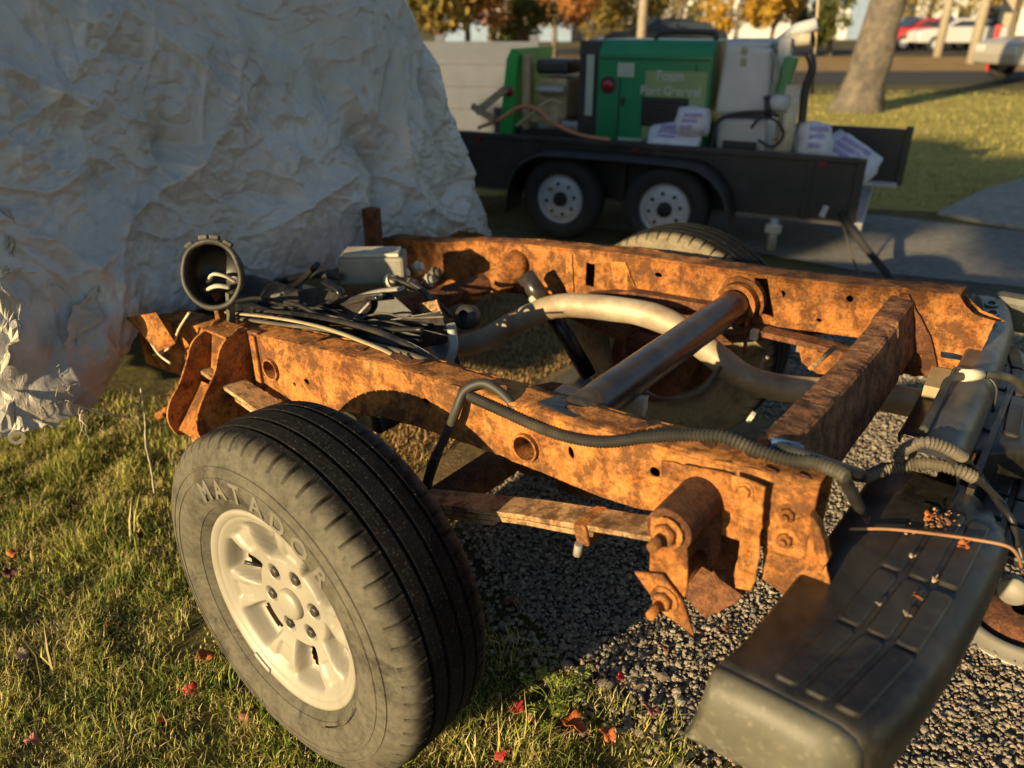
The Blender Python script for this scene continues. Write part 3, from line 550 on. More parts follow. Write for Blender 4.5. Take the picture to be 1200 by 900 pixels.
# ---- wheels
def make_wheel(name, tmat, far=False):
    w_ = empty(name, (0, 0, 0), 0, truck); w_.parent = truck
    seg_n, per = 58, 9; seg = seg_n * per
    half = [(.213, .078), (.218, .090), (.226, .101), (.238, .1105), (.2385, .1125), (.2415, .1137), (.242, .1128), (.262, .1205), (.285, .1225), (.297, .1215), (.2975, .1232), (.300, .1230), (.3005, .1212), (.308, .120), (.318, .118), (.3185, .1195), (.322, .1195), (.3225, .117), (.338, .1125), (.352, .1065), (.364, .098), (.3705, .090), (.3735, .082), (.3755, .070),
            (.3765, .060), (.3675, .059), (.3675, .052), (.377, .051), (.3785, .035), (.379, .025), (.370, .024), (.370, .017), (.3792, .016)]
    prof = half + [(r, -h) for r, h in reversed(half)]
    n = len(prof); vs = []
    for i, (r, h) in enumerate(prof):
        for k in range(seg):
            rr = r; hh = h; ph = k % per
            if .358 < r and abs(h) > .064 and ph == 0: rr = r - (.0085 if .362 < r else .003); hh = h * .985
            elif .345 < r and abs(h) > .066 and ph in (3, 6): rr = r - .0012
            a = 2 * math.pi * (k + (.35 if h > 0 else -.35) * 0) / seg
            vs.append((rr * math.cos(a), rr * math.sin(a), hh))
    fs = [(i * seg + k, i * seg + (k + 1) % seg, (i + 1) * seg + (k + 1) % seg, (i + 1) * seg + k) for i in range(n - 1) for k in range(seg)]
    mb = MB(); mb.add(vs, fs, True); ty = mb.build('tyre', tmat, w_)
    md = ty.data; md.polygons.foreach_set('use_smooth', [True] * len(md.polygons)); md.set_sharp_from_angle(angle=R(35))
    # rim: barrel and cast face with six windows
    mb = MB(); mb.lathe([(.196, .080), (.204, .094), (.214, .100), (.2205, .1005), (.2225, .097), (.2225, .088), (.214, .082), (.212, .06), (.19, .03), (.19, -.08), (.215, -.09), (.2205, -.1), (.2, -.095), (.182, -.07), (.182, .03), (.196, .07)], 96, closed=True); mb.build('rim', 'alloy', w_)
    def ss(a, b, x): t = max(0, min(1, (x - a) / (b - a))); return t * t * (3 - 2 * t)
    NR, NA = 56, 288; vs = []; hole = set()
    for i in range(NR):
        r = .020 + (.204 - .020) * i / (NR - 1)
        for k in range(NA):
            th = 360.0 * k / NA; a = ((th - 45 + 30) % 60) - 30; b = ((th - 12 + 30) % 60) - 30
            h = .066 + .016 * ss(.09, .165, r) + .012 * ss(.180, .204, r)
            wdt = 19.5 - 3.0 * ss(.11, .18, r)
            m_ = (1 - ss(wdt - 5, wdt, abs(a))) * ss(.098, .112, r) * (1 - ss(.176, .190, r)); h -= .036 * m_
            ov = (1 - ss(5, 8.5, abs(abs(a) - 30 + 0))) * ss(.128, .138, r) * (1 - ss(.176, .186, r)); h -= .0065 * ov
            px, py = r * math.cos(R(b)) - .070, r * math.sin(R(b)); dl = math.hypot(px, py)
            h -= .024 * (1 - ss(.0135, .0195, dl))
            x, y = r * math.cos(R(th)), r * math.sin(R(th)); vs.append((x, y, h))
            if .110 < r < .170 and abs(a + .6) < (13.4 if r < .135 else 12.2 if r < .15 else 10.9 if r < .16 else 8.4): hole.add((i, k))
    fs = [(i * NA + k, i * NA + (k + 1) % NA, (i + 1) * NA + (k + 1) % NA, (i + 1) * NA + k) for i in range(NR - 1) for k in range(NA) if (i, k) not in hole]
    mb = MB(); mb.add(vs, fs, True); mb.build('rim_face', 'alloy', w_)
    mb = MB(); mb.lathe([(.0, .082), (.018, .0815), (.030, .079), (.0345, .074), (.0345, .064)], 40); mb.build('hub_cap', 'alloy', w_)
    for k in range(6):
        a = R(12 + 60 * k); mb = MB(); mb.hexnut((.070 * math.cos(a), .070 * math.sin(a), .045), (0, 0, 1), .0115, .024, .0, .013); mb.build('lug_nut', 'lug', w_)
    mb = MB(); mb.cyl((0, 0, -.03), (0, 0, .018), .180, 40); mb.build('brake_drum', 'rust_dark', w_)
    mb = MB(); mb.cyl((0, 0, -.085), (0, 0, -.075), .205, 40); mb.build('backing_plate', 'rust_dark', w_)
    if not far:
        for ch, deg in zip('MATADOR', (121, 109, 97, 84.5, 72, 59.5, 47)):
            a = R(deg); M = Matrix.Translation((.274 * math.cos(a), .274 * math.sin(a), .1224)) @ Matrix.Rotation(a - R(90), 4, 'Z')
            mb = MB(); mb.text(ch, .056, M, .0008, .0012); mb.build('raised_letter', 'tyre_letter', w_)
        mb = MB(); pts = [Vector((.2165 * math.cos(R(d)), .2165 * math.sin(R(d)), .100)) for d in np.linspace(-123, -109, 9)]; mb.tube(pts, .006, 8, sq=.7); mb.build('balance_weight', 'alloy', w_)
        mb = MB(); mb.tube([(.10 * math.cos(R(155)), .10 * math.sin(R(155)), .06)] + [(.13 * math.cos(R(155)), .13 * math.sin(R(155)), .085)], .004, 8); mb.build('valve_stem', 'wire_black', w_)
        for rr, d0, d1 in ((.298, -70, 40), (.245, -60, -20), (.30, 130, 190), (.285, 195, 250)):   # moulded sidewall ribs
            pts = [Vector((rr * math.cos(R(d)), rr * math.sin(R(d)), .1212)) for d in np.linspace(d0, d1, 40)]
            mb = MB(); mb.tube(pts, .0016, 6); mb.build('sidewall_rib', 'tyre_near', w_)
        mb = MB(); pts = [Vector((.2215 * math.cos(R(d)), .2215 * math.sin(R(d)), .097)) for d in np.linspace(0, 360, 90)]; 
    return w_
pm('tyre_letter', [(.3, (.11, .10, .076)), (.7, (.16, .145, .11))], 20, .75, 0, .2, .001, 120)
nw = make_wheel('wheel', 'tyre_near'); nw.location = (0, -.80, .374); nw.rotation_euler = (R(90), 0, 0)
fw = make_wheel('wheel', 'tyre_far', True); fw.location = (.0, .80, .417); fw.rotation_euler = (R(90), 0, R(180))

# ---- rear step bumper
bump_root = empty('rear_bumper', (0, 0, 0), 0, truck)
def bow(v): return -.078 * (abs(v) / .8) ** 2.2 - .03 * max(0, (abs(v) - .66) / .12) ** 2          # ends sweep forward
def pad_section(v, end):                                   # u,z cross-section of the cover at lateral v
    b = bow(v) + .02; e = end
    return [(.845 + b * .45, .615), (.842 + b * .45, .634), (.848 + b * .45, .640), (.915 + b * .7, .642), (.985 + b, .642), (1.040 + b, .640), (1.060 + b, .632), (1.073 + b, .615), (1.078 + b, .590), (1.077 + b, .560), (1.070 + b, .520), (1.055 + b, .490)]
def cover(sgn, name):
    v0, v1 = -.752, -.075; N = 46; mb = MB(); vs = []
    for i in range(N):
        t = i / (N - 1); v = v0 + (v1 - v0) * t
        sec = pad_section(v, 0)
        if v > -.20:                                       # chamfered corner towards the middle of the truck
            lim = 1.085 - (v + .20) * .85
            sec = [(min(u, lim + (u - 1.0) * .05 + .02), z) for u, z in sec]
        for u, z in sec: vs.append([u, v, z])
    K = 12
    # rounded near end
    for i in range(5):
        k = (4 - i) / 4
        for j in range(K):
            vs[i * K + j][1] = v0 + (.045 * (i / 4)) ** 1.0 if False else vs[i * K + j][1]
    fs = [(i * K + k, i * K + k + 1, (i + 1) * K + k + 1, (i + 1) * K + k) for i in range(N - 1) for k in range(K - 1)]
    # end skirt: rolls over and drops to the lower edge
    base = [Vector(vs[j]) for j in range(K)]; rows = [base]
    for (dv, dz, inn) in ((-.014, -.004, .0), (-.026, -.014, .002), (-.033, -.030, .004), (-.037, -.060, .004), (-.040, -.11, .0), (-.040, -.165, -.01)):
        row = []
        for j, p in enumerate(base):
            zz = p.z + dz if p.z > .60 else p.z + dz * .9
            row.append(Vector((p.x + (inn if j < 5 else dv * .9) + (.012 if j < 2 else 0) * (-dz / .1) * -1.2, p.y + dv, max(zz, .525 + .005 * (j < 5)))))
        rows.append(row)
    o = len(vs)
    for row in rows[1:]: vs += [list(p) for p in row]
    idx = lambda r, j: j if r == 0 else o + (r - 1) * K + j
    ef = [(idx(r, j), idx(r + 1, j), idx(r + 1, j + 1), idx(r, j + 1)) for r in range(len(rows) - 1) for j in range(K - 1)]
    if sgn > 0: vs = [[u, -v, z] for u, v, z in vs]
    mb.add(vs, fs, True); ob = mb.build(name, 'bumper_plastic', bump_root)
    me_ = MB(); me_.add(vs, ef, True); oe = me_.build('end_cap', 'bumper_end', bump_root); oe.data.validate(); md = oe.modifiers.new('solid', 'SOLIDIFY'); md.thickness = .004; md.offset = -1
    md = ob.modifiers.new('solid', 'SOLIDIFY'); md.thickness = .004; md.offset = -1
    return ob
pn = cover(-1, 'step_cover'); cover(1, 'step_cover')
# raised tread pads: three rows of three on each end
for sgn in (-1, 1):
    for (va, vb) in ((-.728, -.585), (-.568, -.424), (-.405, -.185)):
        for c, (u0, u1) in enumerate(((.941, .967), (.980, 1.006), (1.019, 1.045))):
            vm = (va + vb) / 2; pts = []
            L, Wd, rad = (vb - va) / 2 - (.01 if c == 2 and vb > -.2 else 0), (u1 - u0) / 2, .006
            for cx, cy, a0 in ((L - rad, Wd - rad, 0), (-L + rad, Wd - rad, 90), (-L + rad, -Wd + rad, 180), (L - rad, -Wd + rad, 270)):
                pts += [(cx + rad * math.cos(R(a0 + q * 22.5)), cy + rad * math.sin(R(a0 + q * 22.5))) for q in range(5)]
            mb = MB(); mb.plate(pts, [], .011, lambda a, b, w_: ((u0 + u1) / 2 + b + bow(vm + a) * .95 + .012, (vm + a) * (1 if sgn < 0 else -1), .641 + w_), .003); mb.build('tread_pad', 'bumper_plastic', bump_root)
mb = MB(); mb.box((.985, 0, .60), (.05, 1.3, .02)); mb.box((.96, 0, .53), (.03, 1.25, .14)); mb.build('inner_support', 'rust_dark', bump_root)
# upper beam seen over the middle, its rolled rear edge and lower middle step
mb = MB(); vs = []; N = 40; prof = [(.905, .66), (.906, .722), (.912, .729), (.958, .730), (.968, .727), (.980, .715), (.990, .690), (.990, .62)]; K = len(prof)
for i in range(N):
    v = -.15 + (1.0) * i / (N - 1)
    for u, z in prof: vs.append((u + bow(v) * .3, v, z - .012 * max(0, .0 - v) * 4))
fs = [(i * K + k, i * K + k + 1, (i + 1) * K + k + 1, (i + 1) * K + k) for i in range(N - 1) for k in range(K - 1)]
mb.add(vs, fs, True); beam = mb.build('bumper_beam', 'bumper_steel', bump_root); beam.data.set_sharp_from_angle(angle=R(40))
for v in (.62, .70, .78):
    mb = MB(); mb.plate(circ(.932 + bow(v) * .3, v, .016, .03, 14), [circ(.932 + bow(v) * .3, v, .010, .022, 14)], .006, lambda a, b, w_: (a, b, .7315 + w_), .001); mb.build('beam_slot', 'bumper_steel', bump_root)
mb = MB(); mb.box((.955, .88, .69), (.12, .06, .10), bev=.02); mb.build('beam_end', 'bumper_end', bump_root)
mb = MB(); mb.box((1.10, .18, .548), (.20, .60, .02), bev=.006); mb.box((1.01, .18, .60), (.012, .56, .11)); mb.build('middle_step', 'bumper_plastic', bump_root)
for i in range(6):
    for j in range(3):
        mb = MB(); mb.box((1.05 + .05 * j, -.07 + .10 * i, .561), (.040, .086, .010), bev=.004); mb.build('tread_pad', 'bumper_plastic', bump_root)
mb = MB(); mb.box((1.008, .10, .63), (.006, .34, .02), rot=(0, 0, 0)); mb.build('trim_strip', 'wood', bump_root)
mb = MB(); p = T(1098, 450, u=.87); mb.box(p, (.045, .13, .035), rot=(0, 0, R(4)), bev=.002); part(mb, 'shim_block', 'wood')
# wiring on the bumper
loom([T(1012, 560, z=.665), T(1035, 551, z=.672), T(1068, 544, z=.685), T(1095, 544, z=.70), T(1125, 552, z=.70), T(1142, 560, z=.69)], .0125, 'loom_tan', 'corrugated_loom')
loom([T(1051, 540, z=.70), T(1058, 528, z=.72), T(1078, 519, z=.748), T(1095, 520, z=.75), T(1115, 528, z=.74), T(1128, 535, z=.72)], .0115, 'loom_tan', 'corrugated_loom')
line([T(1012, 560, z=.66), T(990, 556, z=.68), T(960, 545, z=.74)], .009, 'black_plastic', 'loom_tail', seg=10)
line([T(1128, 535, z=.72), T(1150, 560, z=.66), T(1170, 590, z=.64), T(1186, 610, z=.63), T(1192, 640, z=.58)], .006, 'wire_black', 'loose_wire')
line([T(1142, 560, z=.69), T(1160, 575, z=.66), T(1180, 600, z=.62), T(1200, 660, z=.55)], .006, 'wire_black', 'loose_wire')
line([T(995, 620, z=.652), T(1040, 620, z=.656), T(1090, 625, z=.657), T(1140, 632, z=.657), T(1180, 640, z=.655), T(1193, 652, z=.63), T(1197, 665, z=.60)], .0028, 'wire_copper', 'loose_wire')
line([T(1082, 505, z=.735), T(1095, 480, z=.735), T(1105, 460, z=.74), T(1112, 446, z=.75), T(1130, 441, z=.755), T(1170, 440, z=.75), T(1192, 448, z=.73), T(1210, 470, z=.66)], .0085, 'loom', 'light_cable', seg=10)
mb = MB(); mb.tube([T(1128, 440, z=.757), T(1150, 439, z=.757)], .013, 10); part(mb, 'cable_joint', 'bone')
mb = MB(); c0 = Vector((.945, .285, 0)); mb.tube(smooth_path([(.90, .26, .70), (.905, .26, .733), (.935, .255, .736), (.97, .25, .732), (.99, .247, .71), (.995, .245, .66)], 5), .0035, 8); part(mb, 'cable_tie', 'wire_black')
mb = MB(); p = T(1188, 690, u=1.13); mb.lathe([(.0, -.03), (.02, -.03), (.022, .0), (.028, .0), (.028, .02), (.0, .02)], 24, Matrix.Translation(p) @ Matrix.Rotation(R(80), 4, 'X')); part(mb, 'trailer_socket', 'grey_box')
# ================================================================== SETTING
def ground_mat(name, stops, scale, b=.4, bd=.01, bsc=40, extra=None, rough=.95):
    m, n, bs = newmat(name); co = coord(n)
    c = ramp(n, noi(n, co, scale, 10, .7), stops)
    f = ramp(n, noi(n, co, scale * 14, 6, .75), [(.3, (.45, .42, .38)), (.5, (1, 1, 1)), (.7, (1.3, 1.25, 1.1))]); c = mixc(n, .75, c, f, 'MULTIPLY')
    if extra: c = mixc(n, ramp(n, noi(n, co, extra[1], 6, .7), [(.48, (0, 0, 0)), (.62, (1, 1, 1))]), c, extra[0])
    n.links.new(c, bs.inputs['Base Color']); bs.inputs['Roughness'].default_value = rough; bs.inputs['Specular IOR Level'].default_value = .2
    bump(n, bs, noi(n, co, bsc, 8, .7), b, bd)
ground_mat('lawn_soil', [(.3, (.055, .05, .022)), (.5, (.10, .085, .035)), (.7, (.15, .115, .05))], 1.6, .6, .02, 45, ((.14, .13, .03), 9))
ground_mat('far_lawn', [(.3, (.20, .19, .045)), (.5, (.36, .30, .075)), (.7, (.44, .36, .11))], .55, .7, .03, 30)
ground_mat('dirt', [(.3, (.09, .06, .035)), (.5, (.17, .12, .065)), (.7, (.25, .18, .10))], 5, .8, .015, 60, ((.22, .16, .07), 30))
ground_mat('gravel_base', [(.3, (.06, .052, .045)), (.6, (.13, .115, .095))], 9, .9, .012, 120)
ground_mat('concrete', [(.3, (.17, .165, .15)), (.5, (.22, .21, .19)), (.7, (.27, .255, .225))], 1.2, .25, .003, 60)
ground_mat('concrete_light', [(.3, (.26, .25, .22)), (.6, (.34, .325, .29))], 1.2, .25, .003, 60)
ground_mat('asphalt', [(.3, (.045, .045, .045)), (.7, (.07, .068, .065))], 3, .4, .004, 90)
def sheet(name, pts, z, mat, kind='structure'):
    mb = MB(); mb.add([(p[0], p[1], z) for p in pts], [tuple(range(len(pts)))]); o = mb.build(name, mat)
    if o.data.polygons[0].normal.z < 0: o.data.flip_normals()
    return tag(o, kind=kind)
sheet('ground', [(-150, -60), (150, -60), (150, 220), (-150, 220)], 0, 'lawn_soil')
sheet('lawn', [(1.0, 6.6), (6.6, 5.4), (40, 5.0), (60, 17.4), (-20, 15.8), (-12, 7.5)], .004, 'far_lawn')
gp = [G(*q) for q in ((555, 560), (600, 700), (690, 790), (800, 846), (900, 880), (1010, 930))] + [Vector((1.0, -.2, 0)), Vector((5.5, .5, 0)), Vector((5.2, 3.4, 0)), G(1200, 330), G(1000, 312), G(900, 330), G(760, 380), G(640, 450)]
sheet('gravel_bed', gp, .004, 'gravel_base')
dp = [G(*q) for q in ((480, 560), (560, 640), (640, 450), (760, 380), (900, 325), (700, 300), (560, 300), (300, 360), (210, 480), (330, 540))]
sheet('dirt_patch', dp, .002, 'dirt')
dr = [G(1200, 338), G(1000, 318), G(880, 296)] + [Vector((.6, 5.6, 0)), Vector((2.2, 6.15, 0)), G(1030, 253), G(1105, 262), G(1200, 272), Vector((9, 3.9, 0)), Vector((8, 2.6, 0))]
sheet('driveway', dr, .008, 'concrete')
def slab(name, pts, z0, z1, mat):
    n_ = len(pts); mb = MB(); mb.add([(p[0], p[1], z1) for p in pts] + [(p[0], p[1], z0) for p in pts], [tuple(range(n_))] + [(i, (i + 1) % n_, n_ + (i + 1) % n_, n_ + i) for i in range(n_)]); return tag(mb.build(name, mat), kind='structure')
slab('sidewalk', [G(1098, 252), G(1150, 226), G(1200, 211), Vector((9.5, 6.3, 0)), Vector((9.5, 4.4, 0)), G(1200, 270), G(1150, 262)], -.02, .028, 'concrete_light')
sheet('street', [(-60, 17.6), (60, 20.4), (60, 25.0), (-60, 22.0)], .008, 'asphalt')
ground_mat('leafy_verge', [(.3, (.22, .13, .05)), (.5, (.34, .22, .09)), (.7, (.42, .30, .13))], 1.2, .6, .03, 20)
sheet('verge', [(-60, 22.2), (60, 25.2), (60, 34), (-60, 31)], .006, 'leafy_verge')
sheet('far_street', [(-80, 34), (80, 36), (80, 42), (-80, 40)], .008, 'asphalt')

# ================================================================== TARPAULIN over the cab
m, n, bs = newmat('tarp'); co = coord(n)
c = ramp(n, noi(n, co, 3.2, 8, .65, .5), [(.3, (.42, .405, .375)), (.5, (.53, .515, .485)), (.68, (.60, .59, .565))])
dirt = ramp(n, noi(n, co, 1.3, 7, .7), [(.50, (0, 0, 0)), (.72, (.6,) * 3)]); c = mixc(n, dirt, c, (.33, .30, .25))
sz = n.nodes.new('ShaderNodeSeparateXYZ'); n.links.new(co, sz.inputs[0]); zz_ = n.nodes.new('ShaderNodeMath'); zz_.operation = 'MULTIPLY_ADD'; n.links.new(noi(n, co, 6, 7, .7), zz_.inputs[0]); zz_.inputs[1].default_value = .5; n.links.new(sz.outputs[2], zz_.inputs[2])
mud = ramp(n, zz_.outputs[0], [(.72, (.85,) * 3), (1.0, (0, 0, 0))]); c = mixc(n, mud, c, (.24, .205, .15))
n.links.new(c, bs.inputs['Base Color']); bs.inputs['Roughness'].default_value = .38; bs.inputs['Metallic'].default_value = .08
vc = n.nodes.new('ShaderNodeVectorMath'); vc.operation = 'MULTIPLY'; vc.inputs[1].default_value = (1, 1.0, .6); n.links.new(co, vc.inputs[0])
bump(n, bs, noi(n, vc.outputs[0], 22, 8, .62, 1.2), .55, .012); bump(n, bs, noi(n, co, 90, 4, .6), .2, .002)
wv = nd(n, 'ShaderNodeTexWave', Scale=160.0, Distortion=.4); wv.bands_direction = 'Z'; n.links.new(co, wv.inputs['Vector']); bump(n, bs, wv.outputs[1], .05, .0006)
pm('tarp_thread', [(.3, (.38, .34, .26)), (.7, (.52, .47, .36))], 20, .8, 0, 0)
pm('tarp_torn', [(.3, (.36, .33, .26)), (.7, (.50, .46, .37))], 12, .7, 0, .5, .004, 60)
tarp = empty('tarpaulin', ORG, YAW); tag(tarp, 'crumpled silver grey tarpaulin draped over the front of the truck, torn along its hem', 'tarpaulin')
def tarp_base(s, t):
    """s along the perimeter (m, 0 = middle of the rear face), t = 0 roof edge .. 1 hem; returns point, outward normal"""
    z_top = 1.86
    z_ = z_top + (hem_z(s) - z_top) * t; W_ = .80 if s > 0 else 1.02 - .24 * max(0, min(1, (.98 - z_) / .5)) ** 1.3; rc = .14
    side = -1 if s < 0 else 1; a = abs(s); straight = W_ - rc; arc = rc * math.pi / 2
    hem = hem_z(s); z = z_top + (hem - z_top) * t; out = max(0.0, 1.52 - z)
    if a <= straight: p = Vector((0, a, 0)); nn = Vector((1, 0, 0))
    elif a <= straight + arc: q = (a - straight) / rc; p = Vector((-rc + rc * math.cos(q), straight + rc * math.sin(q), 0)); nn = Vector((math.cos(q), math.sin(q), 0))
    else: p = Vector((-rc - (a - straight - arc), W_, 0)); nn = Vector((0, 1, 0))
    fl = .40 if side > 0 else .14
    u = -1.20 + p.x + .13 * out * (1 if a < straight else max(0, nn.x)) + nn.x * .0
    v = side * (p.y + nn.y * fl * out + .0)
    v = side * (p.y + fl * out * min(1, a / straight))
    if z > 1.62:                                    # rolls over towards the roof
        k = (z - 1.62) / .24; u -= .16 * k * k * max(0, nn.x); v -= side * .18 * k * k * abs(nn.y)
    return Vector((u, v, z)), Vector((nn.x, nn.y * side, .12)).normalized()
def hem_z(s):
    if s < -.62: z = .455 - .22 * min(1, max(0, -(s + 1.05) / .5))
    elif s < -.48: z = .455 + (.60 - .455) * (s + .62) / .14
    elif s < .55: z = .60
    elif s < .8: z = .60 - .16 * (s - .55) / .25
    else: z = .44 - .2 * min(1, (s - .8) / .6)
    return z + .024 * noise.noise(Vector((s * 9, 3, 1))) + .012 * abs(noise.noise(Vector((s * 37, 8, 1)))) + .003 * noise.noise(Vector((s * 110, 8, 1)))
def crease(p, sc, sd, st=(1, 1, 1)):
    q = Vector((p.x * st[0], p.y * st[1], p.z * st[2])) * sc + Vector((sd * 5.7, sd * 2.1, sd))
    q = q + noise.noise_vector(q * .6) * .55
    return 1 - 2.2 * abs(noise.noise(q))
def tarp_disp(p, t):
    r1 = Vector((p.x, p.y * .8 + p.z * .6, p.z * .8 - p.y * .6)); r2 = Vector((p.x, p.y * .85 - p.z * .5, p.z * .85 + p.y * .5))
    d = .034 * crease(r1, 1.25, 1, (1, 1.9, .35)) - .024 * crease(r2, 1.9, 2, (1, 1.8, .4))
    w1 = noise.noise_vector(p * 2.3) * .16
    def facet(q, sc, sd): return noise.voronoi((q + w1) * sc + Vector((sd, sd * 1.7, sd * .3)))[0][0]
    sm = .45 + .6 * max(0, min(1, .5 + 1.6 * noise.noise(Vector((p.x, p.y * 1.2 + p.z * .8, p.z * .7)) * 1.5 + Vector((3, 8, 1)))))
    d += sm * (.034 * facet(Vector((r1.x * .5, r1.y * 1.4, r1.z * .55)), 3.1, 3.0) - .030 * facet(Vector((r2.x * .5, r2.y * 1.3, r2.z * .6)), 5.2, 7.0) + .020 * facet(Vector((p.x * .6, p.y * 1.2, p.z * .8)), 9.5, 1.3) - .012 * facet(p, 19, 4.2) + .005 * facet(p, 38, 2.2))
    def vein(q, sc, sd, wd): return math.exp(-abs(noise.noise((q + w1 * .7) * sc + Vector((sd * 3.1, sd, sd * 1.9)))) / wd)
    d += .024 * vein(Vector((r1.x, r1.y * 1.5, r1.z * .5)), 2.0, 2, .08) - .020 * vein(Vector((r2.x, r2.y * 1.5, r2.z * .5)), 2.7, 5, .08) + sm * (.021 * vein(Vector((r2.x, r2.y * 1.3, r2.z * .7)), 5.2, 9, .07) + .014 * vein(Vector((r1.x, r1.y, r1.z * .7)), 9.5, 4, .075) - .010 * vein(p, 15, 6, .08) + .005 * vein(p, 27, 3, .10))
    return .74 * d * (.55 + .45 * noise.noise(p * 1.4 + Vector((9, 2, 4))) + .35 * t)
NS, NT = 640, 300
ss_ = np.concatenate([np.linspace(-4.2, -1.5, 30, endpoint=False), np.linspace(-1.5, 1.45, NS - 60), np.linspace(1.5, 4.2, 30)]); V = []; 
for s in ss_:
    for j in range(NT):
        t = j / (NT - 1); p, nn = tarp_base(float(s), t); dd = tarp_disp(p, t)
        if s < -.45 and t > .6: dd += .17 * (t - .6) / .4 * min(1, (-s - .45) / .35) + .05 * noise.noise(Vector((s * 5, t * 6, 2))) * (t - .6) / .4
        if s > .75 and t > .75: dd += .05 * (t - .75) / .25 * noise.noise(Vector((s * 6, 1, 7)))
        V.append(p + nn * dd)
# long pulled folds, measured on the photograph's tarpaulin and laid on the rear face
FOLDS = [([(248, 40), (236, 100), (200, 165)], .030, .030), ([(312, 10), (272, 150), (205, 235)], .040, .045), ([(250, 45), (222, 120), (186, 215)], -.030, .040), ([(408, 85), (430, 130), (448, 195)], .030, .035), ([(418, 150), (446, 205), (440, 245), (408, 292)], -.055, .030),
         ([(482, 0), (476, 140), (482, 280)], .030, .035), ([(536, 115), (552, 190), (566, 268)], .035, .030), ([(0, 150), (60, 196), (112, 210)], .028, .035), ([(58, 98), (132, 132)], .022, .030), ([(98, 55), (205, 74)], -.022, .035), ([(352, 55), (330, 155)], .026, .030), ([(128, 272), (262, 178)], .030, .035),
         ([(300, 275), (368, 232), (424, 200)], .040, .035), ([(8, 65), (22, 155)], .026, .03), ([(378, 205), (444, 138)], -.026, .03), ([(140, 0), (118, 60), (60, 130)], .03, .05), ([(395, 0), (385, 70), (400, 140)], -.025, .045), ([(160, 235), (120, 300), (60, 330)], .03, .04), ([(330, 160), (352, 230), (340, 290)], .03, .04), ([(440, 20), (430, 90), (455, 160)], .025, .04), ([(40, 20), (80, 60), (90, 130)], -.02, .03), ([(250, 240), (300, 225), (350, 235)], -.025, .03), ([(505, 60), (515, 160), (540, 250)], -.03, .035)]
VA = np.array([tuple(v) for v in V]); add = np.zeros(len(VA)); wob = np.array([noise.noise(Vector(v) * 5.0) for v in V]) * .02
for pl, amp, wid in FOLDS:
    Q = np.array([(T(x, y, u=-1.10).y, T(x, y, u=-1.10).z) for x, y in pl]); best = np.full(len(VA), 9.0); tt = np.zeros(len(VA)); nseg = len(Q) - 1
    for i in range(nseg):
        a, b = Q[i], Q[i + 1]; ab = b - a; t = np.clip(((VA[:, 1:] - a) @ ab) / (ab @ ab), 0, 1); d = np.linalg.norm(VA[:, 1:] - (a + t[:, None] * ab), axis=1) ; m_ = d < best; best = np.where(m_, d, best); tt = np.where(m_, (i + t) / nseg, tt)
    add += amp * np.exp(-np.abs(best + wob) / wid) * np.clip(np.minimum(tt, 1 - tt) * 5, 0, 1)
nrm_ = []
for i, s in enumerate(ss_):
    p, nn = tarp_base(float(s), .5); nrm_ += [tuple(nn)] * NT
VA = VA + np.array(nrm_) * add[:, None]; V = [Vector(v) for v in VA]
hole = set()
F = []
for i in range(NS - 1):
    s = float(ss_[i])
    for j in range(NT - 1):
        p = V[i * NT + j]; h_ = False
        # worn tears near the lower left and a slit mid-face
        k = noise.noise(Vector((p.y * 14, p.z * 14, 5.0))) + .6 * noise.noise(Vector((p.y * 40, p.z * 40, 2.0)))
        if not h_: F.append((i * NT + j, (i + 1) * NT + j, (i + 1) * NT + j + 1, i * NT + j + 1))
cloth = fast_mesh('cloth', [tuple(v) for v in V], F, 'tarp', tarp, True)
# roof of the drape, rising towards the middle of the cab
V2 = []; F2 = []; NK = 14
for i in range(0, NS, 4):
    p = V[i * NT]
    for k in range(NK):
        a = k / (NK - 1); c_ = Vector((min(-2.3, p.x + .3), 0, 1.94)); q = p.lerp(c_, a * .9); q.z = p.z + (1.96 - p.z) * math.sin(a * math.pi / 2) + .02 * noise.noise(q * 4); V2.append(tuple(q))
nI = len(range(0, NS, 4)); F2 = [(i * NK + k, i * NK + k + 1, (i + 1) * NK + k + 1, (i + 1) * NK + k) for i in range(nI - 1) for k in range(NK - 1)]
fast_mesh('roof_cloth', V2, F2, 'tarp', tarp, True)
# torn strips and frayed threads that catch the sun at the lower left
from mathutils.bvhtree import BVHTree
bvh = BVHTree.FromPolygons([tuple(v) for v in V], F)
def hem_pt(x, y, off, u):
    d = T(x, y, u=u) - CT; h = bvh.ray_cast(CT, d.normalized()); q = h[0] if h[0] is not None and abs(h[0].x - u) < .35 else T(x, y, u=-.93)
    return q - d.normalized() * off
def tarp_pt(x, y, off=.03, u=-1.02): 
    p = T(x, y, u=u); return p + Vector((off, -off * .6, 0))
def scrap(pts, u, name='torn_strip', seed=0, mat='tarp_torn'):
    b = bmesh.new(); P = [hem_pt(x, y, .006 + du * .55, u) for x, y, du in pts]
    f = b.faces.new([b.verts.new(p) for p in P]); bmesh.ops.triangulate(b, faces=b.faces[:])
    bmesh.ops.subdivide_edges(b, edges=b.edges[:], cuts=5, use_grid_fill=True)
    for v in b.verts:
        v.co += noise.noise_vector(v.co * 22 + Vector((seed, 0, 0))) * .022 + noise.noise_vector(v.co * 60) * .009
    mb = MB(); mb.bm(b, False); o = mb.build(name, mat, tarp); md = o.modifiers.new('s', 'SOLIDIFY'); md.thickness = .0012; return o
scrap([(0, 232, 0), (10, 240, .02), (14, 285, .02), (20, 300, .03), (12, 322, .02), (0, 325, 0)], -.86, seed=1)
scrap([(0, 330, 0), (10, 345, .03), (22, 372, .04), (16, 405, .03), (6, 440, .02), (0, 430, 0)], -.80, seed=2)
